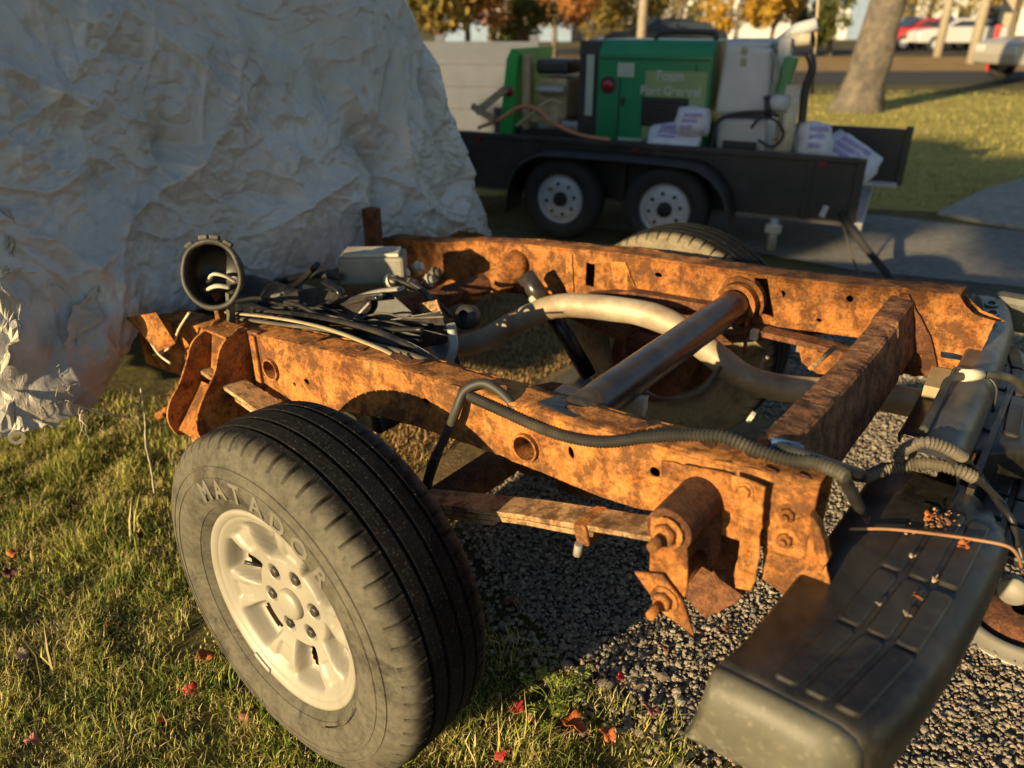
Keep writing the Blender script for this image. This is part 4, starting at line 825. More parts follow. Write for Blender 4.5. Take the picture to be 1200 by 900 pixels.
scrap([(112, 335, -.02), (113, 362, 0), (116, 378, .02), (96, 395, .05), (82, 412, .04), (70, 400, .06), (78, 382, .05), (92, 360, .03)], -.86, seed=5)
scrap([(0, 455, 0), (18, 470, .04), (50, 490, .06), (70, 498, .04), (30, 505, .05), (0, 512, .02)], -.76, seed=7)
tn = 0
for (x, y) in [(x, y) for x, y in ((8, 310), (22, 322), (60, 335), (72, 342), (14, 400), (8, 430), (90, 365), (75, 395), (70, 420), (74, 445), (68, 452), (80, 475), (96, 478), (104, 482), (120, 485), (35, 462), (45, 470), (140, 420), (150, 470), (30, 325))]:
    for q in range(2):
        a = hem_pt(x + random.uniform(-5, 5), y + random.uniform(-4, 4), .008, -.9); pts = [a]; dx, dz = random.uniform(-.012, .012), random.uniform(-.022, .006)
        for k in range(4): pts.append(pts[-1] + Vector((random.uniform(.0, .01), dx + random.uniform(-.012, .012), dz + random.uniform(-.012, .01))))
        mb = MB(); mb.tube(smooth_path(pts, 4), 0.0008, 5, False); mb.build('frayed_thread', 'tarp_thread', tarp)
for pts, r_ in (([(165, 455, -.84), (170, 490, -.80), (171, 520, -.77), (177, 548, -.74), (181, 578, -.70)], .0032), ([(0, 322, -.80), (12, 318, -.78), (26, 314, -.80)], .003), ([(70, 470, -.80), (90, 475, -.80), (120, 484, -.80), (145, 488, -.80)], .004), ([(98, 480, -.78), (94, 490, -.77), (103, 500, -.77)], .003)):
    mb = MB(); P = smooth_path([hem_pt(x, y, .006 + .004 * i, -.9) for i, (x, y, u_) in enumerate(pts)], 6); mb.tube(P, [r_ * (1 + .35 * math.sin(i * 2.1)) for i in range(len(P))], 6, sq=.5); mb.build('frayed_cord', 'tarp_thread', tarp)
mb = MB(); g_ = T(20, 512, u=-.76); mb.ring(g_ - Vector((.002, 0, .0)), g_ + Vector((.003, -.002, .0)), .017, .009, 20); mb.build('grommet', 'alloy', tarp)
mb = MB(); P = [T(502, 270, u=-.80), T(508, 300, u=-.78)]; mb.box((-1.02, .33, .70), (.05, .05, .20), bev=.005); mb.build('frame_post', 'rust_dark', truck)

# slightly raised soil on the far side, where the far wheel stands
mb = MB(); c0 = truck_to_world((0, .80, 0)); mb.lathe([(.0, .045), (.2, .044), (.34, .026), (.5, -.006)], 40, Matrix.Translation((c0.x, c0.y, 0))); mb.jitter(.01, 6); tag(mb.build('soil_mound', 'dirt'), kind='structure')
# ================================================================== EQUIPMENT TRAILER
pm('trailer_black', [(.3, (.016, .015, .015)), (.6, (.03, .027, .026)), (.75, (.06, .045, .035))], 6, .5, .0, .15, .002, 60)
pm('trailer_tyre', [(.3, (.014, .014, .014)), (.7, (.03, .029, .027))], 12, .8, 0, .2, .002, 50)
pm('wheel_white', [(.3, (.42, .44, .46)), (.7, (.56, .57, .58))], 8, .45, 0, 0)
pm('machine_green', [(.3, (.008, .17, .065)), (.7, (.012, .23, .09))], 3, .35, 0, .03, .001, 40)
pm('bright_green', [(.3, (.02, .33, .06)), (.7, (.03, .40, .08))], 3, .35, 0, 0)
pm('label_olive', [(.3, (.16, .26, .10)), (.6, (.24, .30, .14)), (.75, (.34, .30, .16))], 3, .5, 0, 0)
pm('lamp_red', [(.3, (.20, .008, .015)), (.7, (.28, .012, .02))], 5, .25, 0, 0)
pm('engine_tan', [(.3, (.30, .21, .11)), (.6, (.48, .37, .2)), (.75, (.6, .5, .32))], 9, .6, .1, .2, .003, 40)
pm('white_poly', [(.3, (.40, .41, .41)), (.7, (.54, .54, .53))], 4, .5, 0, .05, .002, 30)
pm('bag_white', [(.3, (.5, .5, .54)), (.6, (.68, .67, .7))], 14, .6, 0, .5, .01, 30)
pm('bag_print', [(.3, (.27, .22, .42)), (.7, (.42, .36, .55))], 20, .6, 0, 0)
pm('lettering', [(.3, (.34, .40, .32)), (.7, (.42, .47, .38))], 8, .6, 0, 0)
pm('wood_floor', [(.3, (.18, .16, .13)), (.7, (.28, .25, .2))], 7, .85, 0, .3, .003, 30)
pm('steel_pale', [(.3, (.36, .35, .32)), (.7, (.5, .48, .43))], 7, .45, .3, 0)
pm('orange_hose', [(.3, (.5, .18, .07)), (.7, (.62, .27, .12))], 7, .6, 0, 0)
TYAW = R(-26); tro = Vector((.32, 5.23, 0)); trailer = empty('equipment_trailer', tro, TYAW)
tag(trailer, 'black twin axle utility trailer with mesh rear edge carrying green and white machines', 'trailer')
trailer['label'] = 'black twin axle utility trailer parked on the driveway, loaded with green and white machines'
def part_t(mb, name, mat, parent=trailer, **k): return mb.build(name, mat, parent, **k)
tu = Vector((math.cos(TYAW), math.sin(TYAW), 0)); tv = Vector((-math.sin(TYAW), math.cos(TYAW), 0)); TCT = Vector(((-tro).dot(tu), (-tro).dot(tv), CAMH))
def TT(x, y, v=None, z=None, u=None):
    d = ray(x, y); d = Vector((d.dot(tu), d.dot(tv), d.z)); t = (v - TCT.y) / d.y if v is not None else (z - TCT.z) / d.z if z is not None else (u - TCT.x) / d.x
    return TCT + d * t
XR, XL = 1.86, -1.3
mb = MB(); mb.box(((XR + XL) / 2, .26, .455), (XR - XL, .02, .36)); part_t(mb, 'side_panel', 'trailer_black')
mb = MB(); mb.box(((XR + XL) / 2, .26, .645), (XR - XL, .05, .035), bev=.006); part_t(mb, 'top_rail', 'trailer_black')
mb = MB(); mb.box(((XR + XL) / 2 + .12, 1.58, .50), (XR - XL + .24, .03, .38)); part_t(mb, 'side_panel', 'trailer_black')
mb = MB(); mb.box(((XR + XL) / 2, .92, .265), (XR - XL, 1.30, .04)); part_t(mb, 'floor', 'wood_floor')
mb = MB(); mb.box((XR + .04, .92, .255), (.07, 1.40, .06), bev=.008); part_t(mb, 'rear_sill', 'steel_pale')
mb = MB(); mb.box((XR + .005, .25, .45), (.05, .06, .42), bev=.006); part_t(mb, 'corner_post', 'trailer_black')
mb = MB(); mb.box((XR + .24, 1.575, .50), (.05, .06, .42), bev=.006); part_t(mb, 'corner_post', 'trailer_black')
mb = MB(); mb.box((XR - .16, .246, .33), (.035, .012, .07), rot=(0, R(15), 0)); part_t(mb, 'reflector', 'white_poly')
mb = MB(); mb.box((XL - .5, .92, .28), (1.0, .08, .08)); mb.cyl((XL - .95, .92, .0), (XL - .95, .92, .5), .03, 12); part_t(mb, 'drawbar', 'trailer_black')
# double fender
mb = MB(); vs = []; prof = [(-.40, .16), (-.39, .26), (-.36, .40), (-.30, .50), (-.20, .565), (-.08, .59), (.42, .595), (.86, .585), (.98, .55), (1.08, .47), (1.14, .36), (1.17, .22)]
P = smooth_path([(a, 0, b) for a, b in prof], 4)
for p in P:
    for (dy, dz) in ((-.03, -.028), (-.03, 0), (.25, 0), (.25, -.006), (-.02, -.006)): vs.append((p.x, dy, p.z + dz))
K = 5; fs = [(i * K + k, i * K + (k + 1) % K, (i + 1) * K + (k + 1) % K, (i + 1) * K + k) for i in range(len(P) - 1) for k in range(K)]
mb.add(vs, fs, True); part_t(mb, 'fender', 'trailer_black')
mb = MB(); mb.box((.38, .23, .42), (.05, .03, .3)); part_t(mb, 'fender_brace', 'trailer_black')
mb = MB(); p = TT(862, 250, v=.2); mb.cyl((1.42, .2, .06), (1.42, .2, .27), .03, 12); mb.box((1.42, .2, .20), (.10, .06, .06), bev=.01); part_t(mb, 'stabiliser_jack', 'steel_pale')
for k, x in enumerate((0.0, .74)):
    w_ = empty('wheel', (x, .10, .285), 0, trailer); w_.rotation_euler = (R(90), 0, 0)
    mb = MB(); mb.lathe([(.165, .07), (.18, .088), (.22, .098), (.255, .09), (.276, .075), (.285, .05), (.286, 0), (.285, -.05), (.276, -.075), (.25, -.09), (.18, -.088), (.165, -.07)], 48); mb.build('tyre', 'trailer_tyre', w_)
    mb = MB(); mb.lathe([(.172, .082), (.177, .078), (.170, .070), (.160, .05), (.15, .045), (.135, .062), (.11, .066), (.06, .058), (.05, .058)], 48); mb.build('rim', 'wheel_white', w_)
    mb = MB(); mb.lathe([(.05, .056), (.045, .085), (.03, .10), (.0, .102)], 24); mb.build('hub', 'trailer_tyre', w_)
    for q in range(8):
        a = R(45 * q + 10); mb = MB(); mb.cyl((.105 * math.cos(a), .105 * math.sin(a), .060), (.105 * math.cos(a), .105 * math.sin(a), .068), .013, 10); mb.build('rim_hole', 'trailer_tyre', w_)
    if k == 0:
        mb = MB(); a = R(140); mb.cyl((.10 * math.cos(a), .10 * math.sin(a), .066), (.10 * math.cos(a), .10 * math.sin(a), .074), .016, 10); mb.build('rust_spot', 'rust_tan', w_)
# ---- green generator: end panel, open engine bay, housing
gen = empty('generator', tro + tu * .2 + tv * .6 + Vector((0, 0, .285)), TYAW); tag(gen, 'green engine powered machine with round red lamps and an open engine bay on the trailer', 'machine')
def gl(p): return Vector(p) - Vector((.2, .6, .285))
def gpt(x, y, v): return gl(TT(x, y, v=v))
a0, a1 = TT(703, 50, v=.48), TT(836, 62, v=.48); zt = a0.z
z0, z1 = .60 - .285, 1.285 - .285; y0 = .48 - .6
xa, xb = a0.x - .2, a1.x - .2
def profx(mb, prof, x0, x1, bev=.0):   # extrude a (y,z) profile along x
    k = len(prof); mb.add([(x0, y, z) for y, z in prof] + [(x1, y, z) for y, z in prof], [tuple(range(k))[::-1], tuple(range(k, 2 * k))] + [(i, (i + 1) % k, k + (i + 1) % k, k + i) for i in range(k)]); return mb
hp = [(y0, z0), (y0, z1 - .09), (y0 + .03, z1 - .03), (y0 + .09, z1), (y0 + .65, z1), (y0 + .74, z1 - .08), (y0 + .74, z0)]
part_t(profx(MB(), hp, xa + .0, xb), 'housing', 'machine_green', gen)
part_t(MB().box((xa - .075, y0 + .37, (z0 + z1) / 2), (.15, .72, z1 - z0 - .01), bev=.01), 'control_panel', 'trailer_black', gen)
part_t(MB().box((xa - .06, y0 - .004, (z0 + z1) / 2 + .05), (.055, .008, .40), bev=.002), 'panel_decal', 'lettering', gen)
part_t(MB().box(((xa + xb) / 2 + .16, y0 - .003, z0 + .27), (xb - xa - .36, .008, .46), bev=.001), 'side_decal', 'label_olive', gen)
for k in range(7): part_t(MB().box(((xa + xb) / 2 + .10, y0 - .014, z0 + .17 + .024 * k), (.30, .014, .014), bev=.002), 'louvre', 'trailer_black', gen)
part_t(MB().box(((xa + xb) / 2 + .10, y0 - .008, z0 + .24), (.32, .004, .19)), 'louvre_frame', 'trailer_tyre', gen)
MX = Matrix.Rotation(R(90), 4, 'X')
part_t(MB().text('Foam', .085, Matrix.Translation(((xa + xb) / 2 + .12, y0 - .009, z0 + .47)) @ MX, .001, .003), 'lettering', 'lettering', gen)
part_t(MB().text('Port General', .078, Matrix.Translation(((xa + xb) / 2 + .13, y0 - .009, z0 + .375)) @ MX, .001, .003), 'lettering', 'lettering', gen)
part_t(MB().box((xa + .20, y0 - .006, z0 + .50), (.12, .01, .09), bev=.002), 'maker_plate', 'lettering', gen)
part_t(MB().box((xa + .34, y0 - .004, z0 + .05), (.34, .006, .022), bev=.001), 'lower_stripe', 'lettering', gen)
part_t(MB().lathe([(.0, .012), (.035, .010), (.045, 0)], 24, Matrix.Translation((xa + .075, y0, z0 + .40)) @ MX), 'round_lamp', 'lamp_red', gen)
part_t(MB().lathe([(.044, -.002), (.044, .010), (.056, .008), (.058, -.002)], 24, Matrix.Translation((xa + .075, y0, z0 + .40)) @ MX), 'lamp_bezel', 'trailer_black', gen)
# left end panel and engine
e0, e1 = gpt(592, 45, .48), gpt(560, 142, .48)
xe = e0.x + .03
ob = MB(); ob.add([(xe - .09, y0, z0 - .02), (xe + .02, y0, z0 - .02), (xe + .07, y0, z0 + .62), (xe + .02, y0, z0 + .62), (xe - .02, y0, z0 + .55), (xe - .09, y0 + .65, z0 - .02), (xe + .02, y0 + .65, z0 - .02), (xe + .07, y0 + .65, z0 + .62), (xe + .02, y0 + .65, z0 + .62), (xe - .02, y0 + .65, z0 + .55)],
                 [(0, 1, 2, 3, 4), (9, 8, 7, 6, 5), (0, 5, 6, 1), (1, 6, 7, 2), (2, 7, 8, 3), (3, 8, 9, 4), (4, 9, 5, 0)]); part_t(ob, 'end_panel', 'bright_green', gen)
part_t(MB().lathe([(.0, .012), (.03, .010), (.038, 0)], 24, Matrix.Translation((xe, y0, z0 + .33)) @ MX), 'round_lamp', 'lamp_red', gen)
part_t(MB().box((xe + .11, y0 + .1, z0 + .30), (.06, .10, .56), bev=.01), 'radiator', 'engine_tan', gen)
part_t(MB().box((xe + .30, y0 + .25, z0 + .28), (.24, .30, .30), bev=.03), 'engine_block', 'engine_tan', gen)
part_t(MB().box((xe + .30, y0 + .22, z0 + .50), (.26, .26, .10), bev=.03), 'air_filter', 'trailer_black', gen)
part_t(MB().cyl((xe + .22, y0 + .1, z0 + .1), (xe + .36, y0 + .1, z0 + .12), .05, 16), 'oil_filter', 'white_poly', gen)
part_t(MB().cyl((xe + .2, y0 + .06, z0 + .35), (xe + .42, y0 + .06, z0 + .35), .03, 12), 'manifold', 'steel_pale', gen)
part_t(MB().box((xe + .3, y0 + .3, z0 + .04), (.55, .5, .08), bev=.01), 'base_frame', 'trailer_black', gen)
part_t(MB().box((xe + .25, y0 + .05, z0 + .14), (.3, .04, .05), rot=(0, R(8), 0), bev=.006), 'bracket', 'engine_tan', gen)
mb = MB(); mb.tube(smooth_path([(xa + .3, y0 + .3, z1 - .01), (xa + .33, y0 + .3, z1 + .04), (xa + .5, y0 + .3, z1 + .05), (xa + .7, y0 + .3, z1 + .04), (xa + .72, y0 + .3, z1 - .01)], 5), .018, 8); part_t(mb, 'lifting_bar', 'trailer_black', gen)
def thing_t(name, label, cat, pts_fn, mat, group=None):
    mb = MB(); pts_fn(mb); o = mb.build(name, mat); o.location = tro; o.rotation_euler = (0, 0, TYAW); return tag(o, label, cat, group)
thing_t('hose', 'orange hose looped over the open engine bay of the green machine', 'hose', lambda mb: mb.tube(smooth_path([TT(560, 150, v=.35), TT(585, 140, v=.38), TT(610, 125, v=.40), TT(630, 128, v=.40), TT(650, 145, v=.36), TT(680, 158, v=.32), TT(715, 164, v=.30)], 6), .014, 8), 'orange_hose')
def planks(mb): mb.box(TT(575, 118, v=.40), (.30, .03, .05), rot=(0, R(-35), 0)); 
thing_t('timber_offcut', 'pale timber offcut leaning on the left end of the green machine', 'timber', planks, 'wood')
thing_t('timber_offcut', 'lower pale timber crossing beneath the first offcut by the green end panel', 'timber', lambda mb: mb.box(TT(566, 132, v=.34), (.20, .03, .045), rot=(0, R(25), 0)), 'wood')
# ---- white hopper machine
hop = empty('insulation_blower', tro + tu * 1.45 + tv * .7 + Vector((0, 0, .285)), TYAW); tag(hop, 'white hopper machine with slanted chute standing at the rear of the trailer', 'hopper machine')
def hl(p): return Vector(p) - Vector((1.45, .7, .285))
def frustum(mb, bl, br, tr_, tl, depth):   # four measured corners on one plane, extruded backwards
    P = [hl(q) for q in (bl, br, tr_, tl)]; d = Vector((0, depth, 0)); mb.add(P + [p + d for p in P], [(0, 1, 2, 3), (7, 6, 5, 4), (0, 4, 5, 1), (1, 5, 6, 2), (2, 6, 7, 3), (3, 7, 4, 0)])
    b = bmesh.new(); vs = [b.verts.new(v) for v in mb.v]; [b.faces.new([vs[i] for i in f]) for f in mb.f]; bmesh.ops.bevel(b, geom=b.edges[:], offset=.035, segments=3, profile=.6, affect='EDGES'); mb.v, mb.f, mb.sm = [], [], []; return mb.bm(b)
V0 = .55
part_t(frustum(MB(), TT(836, 135, v=V0), TT(900, 135, v=V0), TT(906, 56, v=V0), TT(850, 52, v=V0), .42), 'hopper', 'white_poly', hop)
part_t(frustum(MB(), TT(848, 56, v=V0), TT(905, 56, v=V0), TT(903, 46, v=V0 + .05), TT(850, 46, v=V0 + .05), .38), 'hopper_lid', 'white_poly', hop)
part_t(frustum(MB(), TT(838, 186, v=V0 - .02), TT(898, 186, v=V0 - .02), TT(900, 140, v=V0 - .02), TT(838, 140, v=V0 - .02), .4), 'lower_tank', 'white_poly', hop)
part_t(MB().box(hl(TT(866, 172, v=V0 - .06)), (.22, .01, .07)), 'tank_grille', 'trailer_black', hop)
mb = MB(); mb.tube([hl(TT(903, 62, v=.7)), hl(TT(935, 35, v=.7)), hl(TT(958, 28, v=.7))], [.05, .045, .04], 12); part_t(mb, 'chute', 'white_poly', hop)
mb = MB(); mb.tube([hl(TT(925, 48, v=.65)), hl(TT(950, 46, v=.65))], [.04, .04], 10); part_t(mb, 'chute_hood', 'bone', hop)
part_t(MB().box(hl(TT(918, 72, v=.62)), (.08, .12, .28), bev=.015), 'side_casing', 'white_poly', hop)
part_t(MB().box(hl(TT(921, 92, v=.58)), (.08, .1, .26), rot=(0, R(8), 0), bev=.01), 'green_guard', 'machine_green', hop)
mb = MB(); mb.cyl(hl(TT(902, 120, v=.5)), hl(TT(925, 122, v=.5)), .055, 18); part_t(mb, 'blower_motor', 'white_poly', hop)
mb = MB(); mb.tube([hl(TT(930, 100, v=.56)), hl(TT(914, 183, v=.5))], [.05, .07], 14); part_t(mb, 'discharge_pipe', 'bone', hop)
mb = MB(); mb.tube(smooth_path([hl(TT(832, 180, v=.45)), hl(TT(840, 145, v=.45)), hl(TT(860, 134, v=.46)), hl(TT(900, 132, v=.46)), hl(TT(912, 136, v=.46))], 5), .014, 8); part_t(mb, 'black_pipe', 'trailer_black', hop)
mb = MB(); mb.cyl(hl(TT(899, 112, v=.46)), hl(TT(901, 140, v=.46)), .022, 10); part_t(mb, 'valve', 'trailer_black', hop)
for x, y in ((872, 60), (871, 73)): part_t(MB().box(hl(TT(x, y, v=V0 - .005)), (.035, .006, .045)), 'warning_sticker', 'label_olive', hop)
thing_t('hose', 'black hose hanging upright beside the white hopper machine', 'hose', lambda mb: mb.tube(smooth_path([TT(936, 185, v=.6), TT(940, 140, v=.62), TT(944, 105, v=.62), TT(952, 80, v=.62), TT(948, 62, v=.62)], 6), .026, 10), 'trailer_black')
thing_t('pole', 'thin rusty rod sticking up behind the white hopper machine', 'rod', lambda mb: mb.cyl(TT(952, 110, v=.7), TT(960, -20, v=.72), .010, 8), 'wood')
def bag(name, label, cx, cy, v, size, rot, seed, group=None):
    root = empty(name, (0, 0, 0)); c = TT(cx, cy, v=v); root.location = tro + tu * c.x + tv * c.y + Vector((0, 0, c.z)); root.rotation_euler = (rot[0], rot[1], TYAW + rot[2]); tag(root, label, 'bag', group)
    b = bmesh.new(); bmesh.ops.create_cube(b, size=1); bmesh.ops.subdivide_edges(b, edges=b.edges[:], cuts=7, use_grid_fill=True)
    for v_ in b.verts:
        p = v_.co * 2; q = Vector((p.x * (1 - .10 * p.y * p.y), p.y * (1 - .10 * p.x * p.x), p.z * (1 - .55 * max(p.x * p.x, p.y * p.y) ** 2)))
        q = Vector((q.x * size[0] / 2, q.y * size[1] / 2, q.z * size[2] / 2)); v_.co = q + noise.noise_vector(q * 14 + Vector((seed, 0, 0))) * .02
    MB().bm(b, True).build('sack', 'bag_white', root)
    for k in range(3):
        MB().box((-.02 * k, -size[1] * .1 * (k - 1) * 2.0, size[2] / 2 - .002), (size[0] * (.55 - .1 * k), size[1] * .12, .012), bev=.003).build('printed_band', 'bag_print', root)
    return root
bag('sack', 'white sack with purple print lying flat in front of the green machine', 790, 162, .40, (.36, .24, .11), (R(35), 0, 0), 1)
bag('sack', 'crumpled white sack standing between green machine and hopper', 812, 143, .42, (.22, .18, .26), (R(80), 0, .2), 2)
bag('sack', 'white sack with purple print tipped over the rear edge of the trailer', 992, 186, .85, (.40, .30, .16), (R(30), R(25), R(-20)), 3)
bag('sack', 'small white sack wedged behind the tipped sack beside the black hose', 952, 168, .62, (.22, .26, .22), (R(60), 0, .5), 4)
thing_t('power_cable', 'thick black cable dropping from the rear corner of the trailer to the driveway', 'cable', lambda mb: mb.tube(smooth_path([TT(966, 236, v=.30), TT(985, 250, v=.26), TT(1010, 285, v=.10), TT(1035, 315, v=-.1), TT(1052, 335, v=-.3), TT(1075, 352, z=.02)], 6), .022, 10), 'trailer_tyre')
thing_t('thin_cable', 'thin tan cable hanging next to the thick black one at the trailer corner', 'cable', lambda mb: mb.tube(smooth_path([TT(975, 240, v=.28), TT(988, 265, v=.22), TT(998, 300, v=.05), TT(1012, 330, v=-.25)], 6), .006, 8), 'loom_tan')
thing_t('step_plate', 'small white metal step jutting out behind the trailer', 'step', lambda mb: mb.box(TT(1036, 216, v=1.35), (.16, .10, .025), bev=.006), 'white_poly')

for k, x_ in enumerate((xa + .16, xb - .10)): part_t(MB().box((x_, y0 - .003, (z0 + z1) / 2 - .06), (.006, .006, z1 - z0 - .16)), 'panel_gap', 'trailer_tyre', gen)
part_t(MB().box(((xa + xb) / 2, y0 - .003, z1 - .115), (xb - xa - .02, .006, .006)), 'panel_gap', 'trailer_tyre', gen)
for k in range(2): part_t(MB().box((xa + .19 + .42 * k, y0 - .012, z0 + .30), (.02, .02, .05), bev=.004), 'latch', 'trailer_black', gen)
for k in range(5): part_t(MB().box((-.9 + .62 * k, .246, .44), (.035, .012, .34), bev=.004), 'side_rib', 'trailer_black')
for k in range(3): part_t(MB().box((-.75 + 1.2 * k, .245, .615), (.05, .012, .022), bev=.003), 'marker_lamp', 'lamp_red')
thing_t('hose', 'grey hose draped from the hopper lid down its front', 'hose', lambda mb: mb.tube(smooth_path([TT(905, 60, v=.52), TT(912, 85, v=.50), TT(906, 110, v=.48), TT(915, 135, v=.46), TT(908, 165, v=.44)], 6), .014, 8), 'grey_box')
thing_t('hose', 'thin black hose coiled below the blower motor of the hopper', 'hose', lambda mb: mb.tube(smooth_path([TT(880, 150, v=.44), TT(892, 138, v=.43), TT(910, 142, v=.43), TT(918, 158, v=.43), TT(905, 172, v=.43), TT(888, 164, v=.43)], 6), .009, 8), 'trailer_black')
thing_t('hose', 'tan hose lying over the engine bay towards the end panel', 'hose', lambda mb: mb.tube(smooth_path([TT(605, 148, v=.38), TT(625, 132, v=.40), TT(645, 118, v=.42), TT(660, 122, v=.42)], 6), .012, 8), 'engine_tan')
# ================================================================== BACKGROUND
pm('bark', [(.3, (.06, .05, .04)), (.5, (.12, .10, .078)), (.7, (.19, .155, .115))], 6, .95, 0, .9, .03, 16)
pm('pole_wood', [(.3, (.30, .25, .18)), (.7, (.42, .36, .27))], 6, .9, 0, .3, .01, 20)
def leafmat(name, a, b, c_):
    m, n, bs = newmat(name); g = n.nodes.new('ShaderNodeNewGeometry')
    n.links.new(ramp(n, g.outputs['Random Per Island'], [(0, a), (.5, b), (1, c_)]), bs.inputs['Base Color']); bs.inputs['Roughness'].default_value = .7; bs.inputs['Specular IOR Level'].default_value = .2
    tr_ = n.nodes.new('ShaderNodeBsdfTranslucent'); n.links.new(bs.inputs['Base Color'].links[0].from_socket, tr_.inputs[0]); mx = n.nodes.new('ShaderNodeMixShader'); mx.inputs[0].default_value = .3
    n.links.new(bs.outputs[0], mx.inputs[1]); n.links.new(tr_.outputs[0], mx.inputs[2]); n.links.new(mx.outputs[0], n.nodes['Material Output'].inputs[0])
leafmat('leaf_yellow', (.42, .22, .03), (.55, .33, .04), (.36, .26, .05)); leafmat('leaf_green', (.05, .07, .018), (.09, .11, .025), (.16, .15, .04)); leafmat('leaf_orange', (.36, .14, .04), (.48, .22, .06), (.28, .12, .05)); leafmat('leaf_mixed', (.10, .11, .03), (.26, .20, .05), (.42, .28, .06))
def leaf_cloud(blobs, nl, size, seed):
    g = np.random.default_rng(seed); V = []; 
    wts = np.array([b[3] * b[4] * b[5] for b in blobs]); wts = wts / wts.sum(); ch = g.choice(len(blobs), nl, p=wts)
    B = np.array(blobs)[ch]; d = g.normal(size=(nl, 3)); d /= np.linalg.norm(d, axis=1)[:, None]; r = g.uniform(.25, 1, nl) ** .5
    c = B[:, :3] + d * r[:, None] * B[:, 3:6]
    a = g.normal(size=(nl, 3)); a /= np.linalg.norm(a, axis=1)[:, None]; b = np.cross(a, g.normal(size=(nl, 3))); b /= np.linalg.norm(b, axis=1)[:, None]
    s = size * g.uniform(.6, 1.3, nl)[:, None]
    V = np.stack([c - a * s, c + b * s * .45, c + a * s, c - b * s * .45], 1).reshape(-1, 3); F = np.arange(nl * 4).reshape(-1, 4); return V, F
def tree(name, label, x, y, h, tr_, blobs, nl, ls, lm, seed, lean=(0, 0), group=None, cat='tree'):
    root = empty(name, (x, y, 0)); tag(root, label, cat, group); g = random.Random(seed); mb = MB()
    P = smooth_path([(0, 0, -.1), (lean[0] * .2, lean[1] * .2, h * .2), (lean[0] * .55, lean[1] * .55, h * .55), (lean[0], lean[1], h)], 8); n_ = len(P)
    mb.tube(P, [tr_ * (1.0 + .55 * math.exp(-p.z / (.55 * tr_ * 2))) * (1 - .35 * max(0, p.z) / h) for p in P], 22); mb.jitter(tr_ * .18, 2.2 / tr_ * .5, seed)
    for k, b in enumerate(blobs[:9]):
        st = P[int(n_ * (.62 + .35 * g.random())) - 1]; e = Vector(b[:3]); mid = st.lerp(e, .5) + Vector((0, 0, .15)); mb.tube(smooth_path([st, mid, e], 4), [tr_ * .38 * (1 - .8 * i / 8) for i in range(9)], 7)
    mb.build('trunk', 'bark', root); V, F = leaf_cloud(blobs, nl, ls, seed); fast_mesh('crown', V, F, lm, root); return root
def blobs(n_, cx, cy, cz, R_, rz, br, seed):
    g = random.Random(seed); return [(cx + R_ * g.uniform(-1, 1), cy + R_ * g.uniform(-1, 1), cz + rz * g.uniform(-1, 1), br * g.uniform(.7, 1.2), br * g.uniform(.7, 1.2), br * g.uniform(.5, .9)) for _ in range(n_)]
tp_ = G(1003, 130)
tree('street_tree', 'thick grey trunked tree on the lawn behind the trailer', tp_.x, tp_.y, 7.0, .30, blobs(16, 0.8, 0, 8.2, 2.8, 1.6, 1.2, 3), 5000, .12, 'leaf_yellow', 3, (.75, .0))
for i, (px, Y, rr, zc, lm, lab, nl) in enumerate(((862, 31, 1.3, 1.9, 'leaf_yellow', 'golden yellow bush beyond the street, left of the big trunk', 2600), (905, 33, 1.1, 1.6, 'leaf_yellow', 'smaller golden bush just right of the other yellow one', 1800), (795, 34, 1.6, 2.0, 'leaf_mixed', 'yellow green bush right of the pale pole', 2600), (720, 36, 1.7, 1.9, 'leaf_mixed', 'green and yellow bush left of the pale pole', 2600),
      (650, 30, 1.5, 2.3, 'leaf_orange', 'orange brown autumn tree behind the green machine', 2600), (548, 24, 1.3, 1.9, 'leaf_orange', 'tan autumn bush behind the grey fence', 2200), (1085, 44, 2.4, 3.4, 'leaf_mixed', 'olive bush right of the big trunk', 2600), (1185, 36, 2.4, 3.6, 'leaf_yellow', 'yellow tree crown above the parked silver car', 3200), (975, 34, 1.2, 1.4, 'leaf_green', 'dark evergreen shrub left of the big trunk', 2200), (610, 27, 1.0, 1.4, 'leaf_green', 'dark shrub behind the open engine bay', 1600), (515, 22, 1.8, 2.6, 'leaf_mixed', 'olive tree at the edge of the tarpaulin', 3600), (575, 34, 2.4, 3.0, 'leaf_orange', 'tall rust coloured tree above the grey fence', 3600))):
    p = G(px, 40, Y=Y); tree('autumn_tree' if zc > 2.2 else 'shrub', lab, p.x, Y, zc, .10 if zc < 3 else .16, blobs(8, 0, 0, zc, rr * .75, zc * .42, rr * .55, i + 20), nl, .11, lm, i + 40, cat='tree' if zc > 2.2 else 'bush')
for i, (px, Y, r_, h, lab, mt) in enumerate(((752, 25, .15, 8, 'pale wooden utility pole left of the yellow bushes', 'pole_wood'), (1104, 33, .17, 8, 'pale utility pole between the big trunk and the yellow tree', 'pole_wood'), (1146, 28, .17, 7.5, 'orange lit pole nearest the silver car', 'pole_wood'), (615, 30, .14, 8, 'grey pole behind the left end of the green machine', 'steel_pale'))):
    p = G(px, 40, Y=Y); root = empty('utility_pole', (p.x, Y, 0)); tag(root, lab, 'pole', 'poles along the street'); MB().tube([(0, 0, -.1), (0, 0, h)], [r_, r_ * .75], 12).build('post', mt, root)
    MB().box((0, 0, h - .6), (1.8, .1, .12), bev=.01).build('crossarm', mt, root)
p = G(1163, 60, Y=24); root = empty('marker_post', (p.x, 24, 0)); tag(root, 'bright red marker post at the roadside left of the silver car', 'post'); pm('red_paint', [(.3, (.5, .04, .03)), (.7, (.62, .07, .05))], 5, .5, 0, 0)
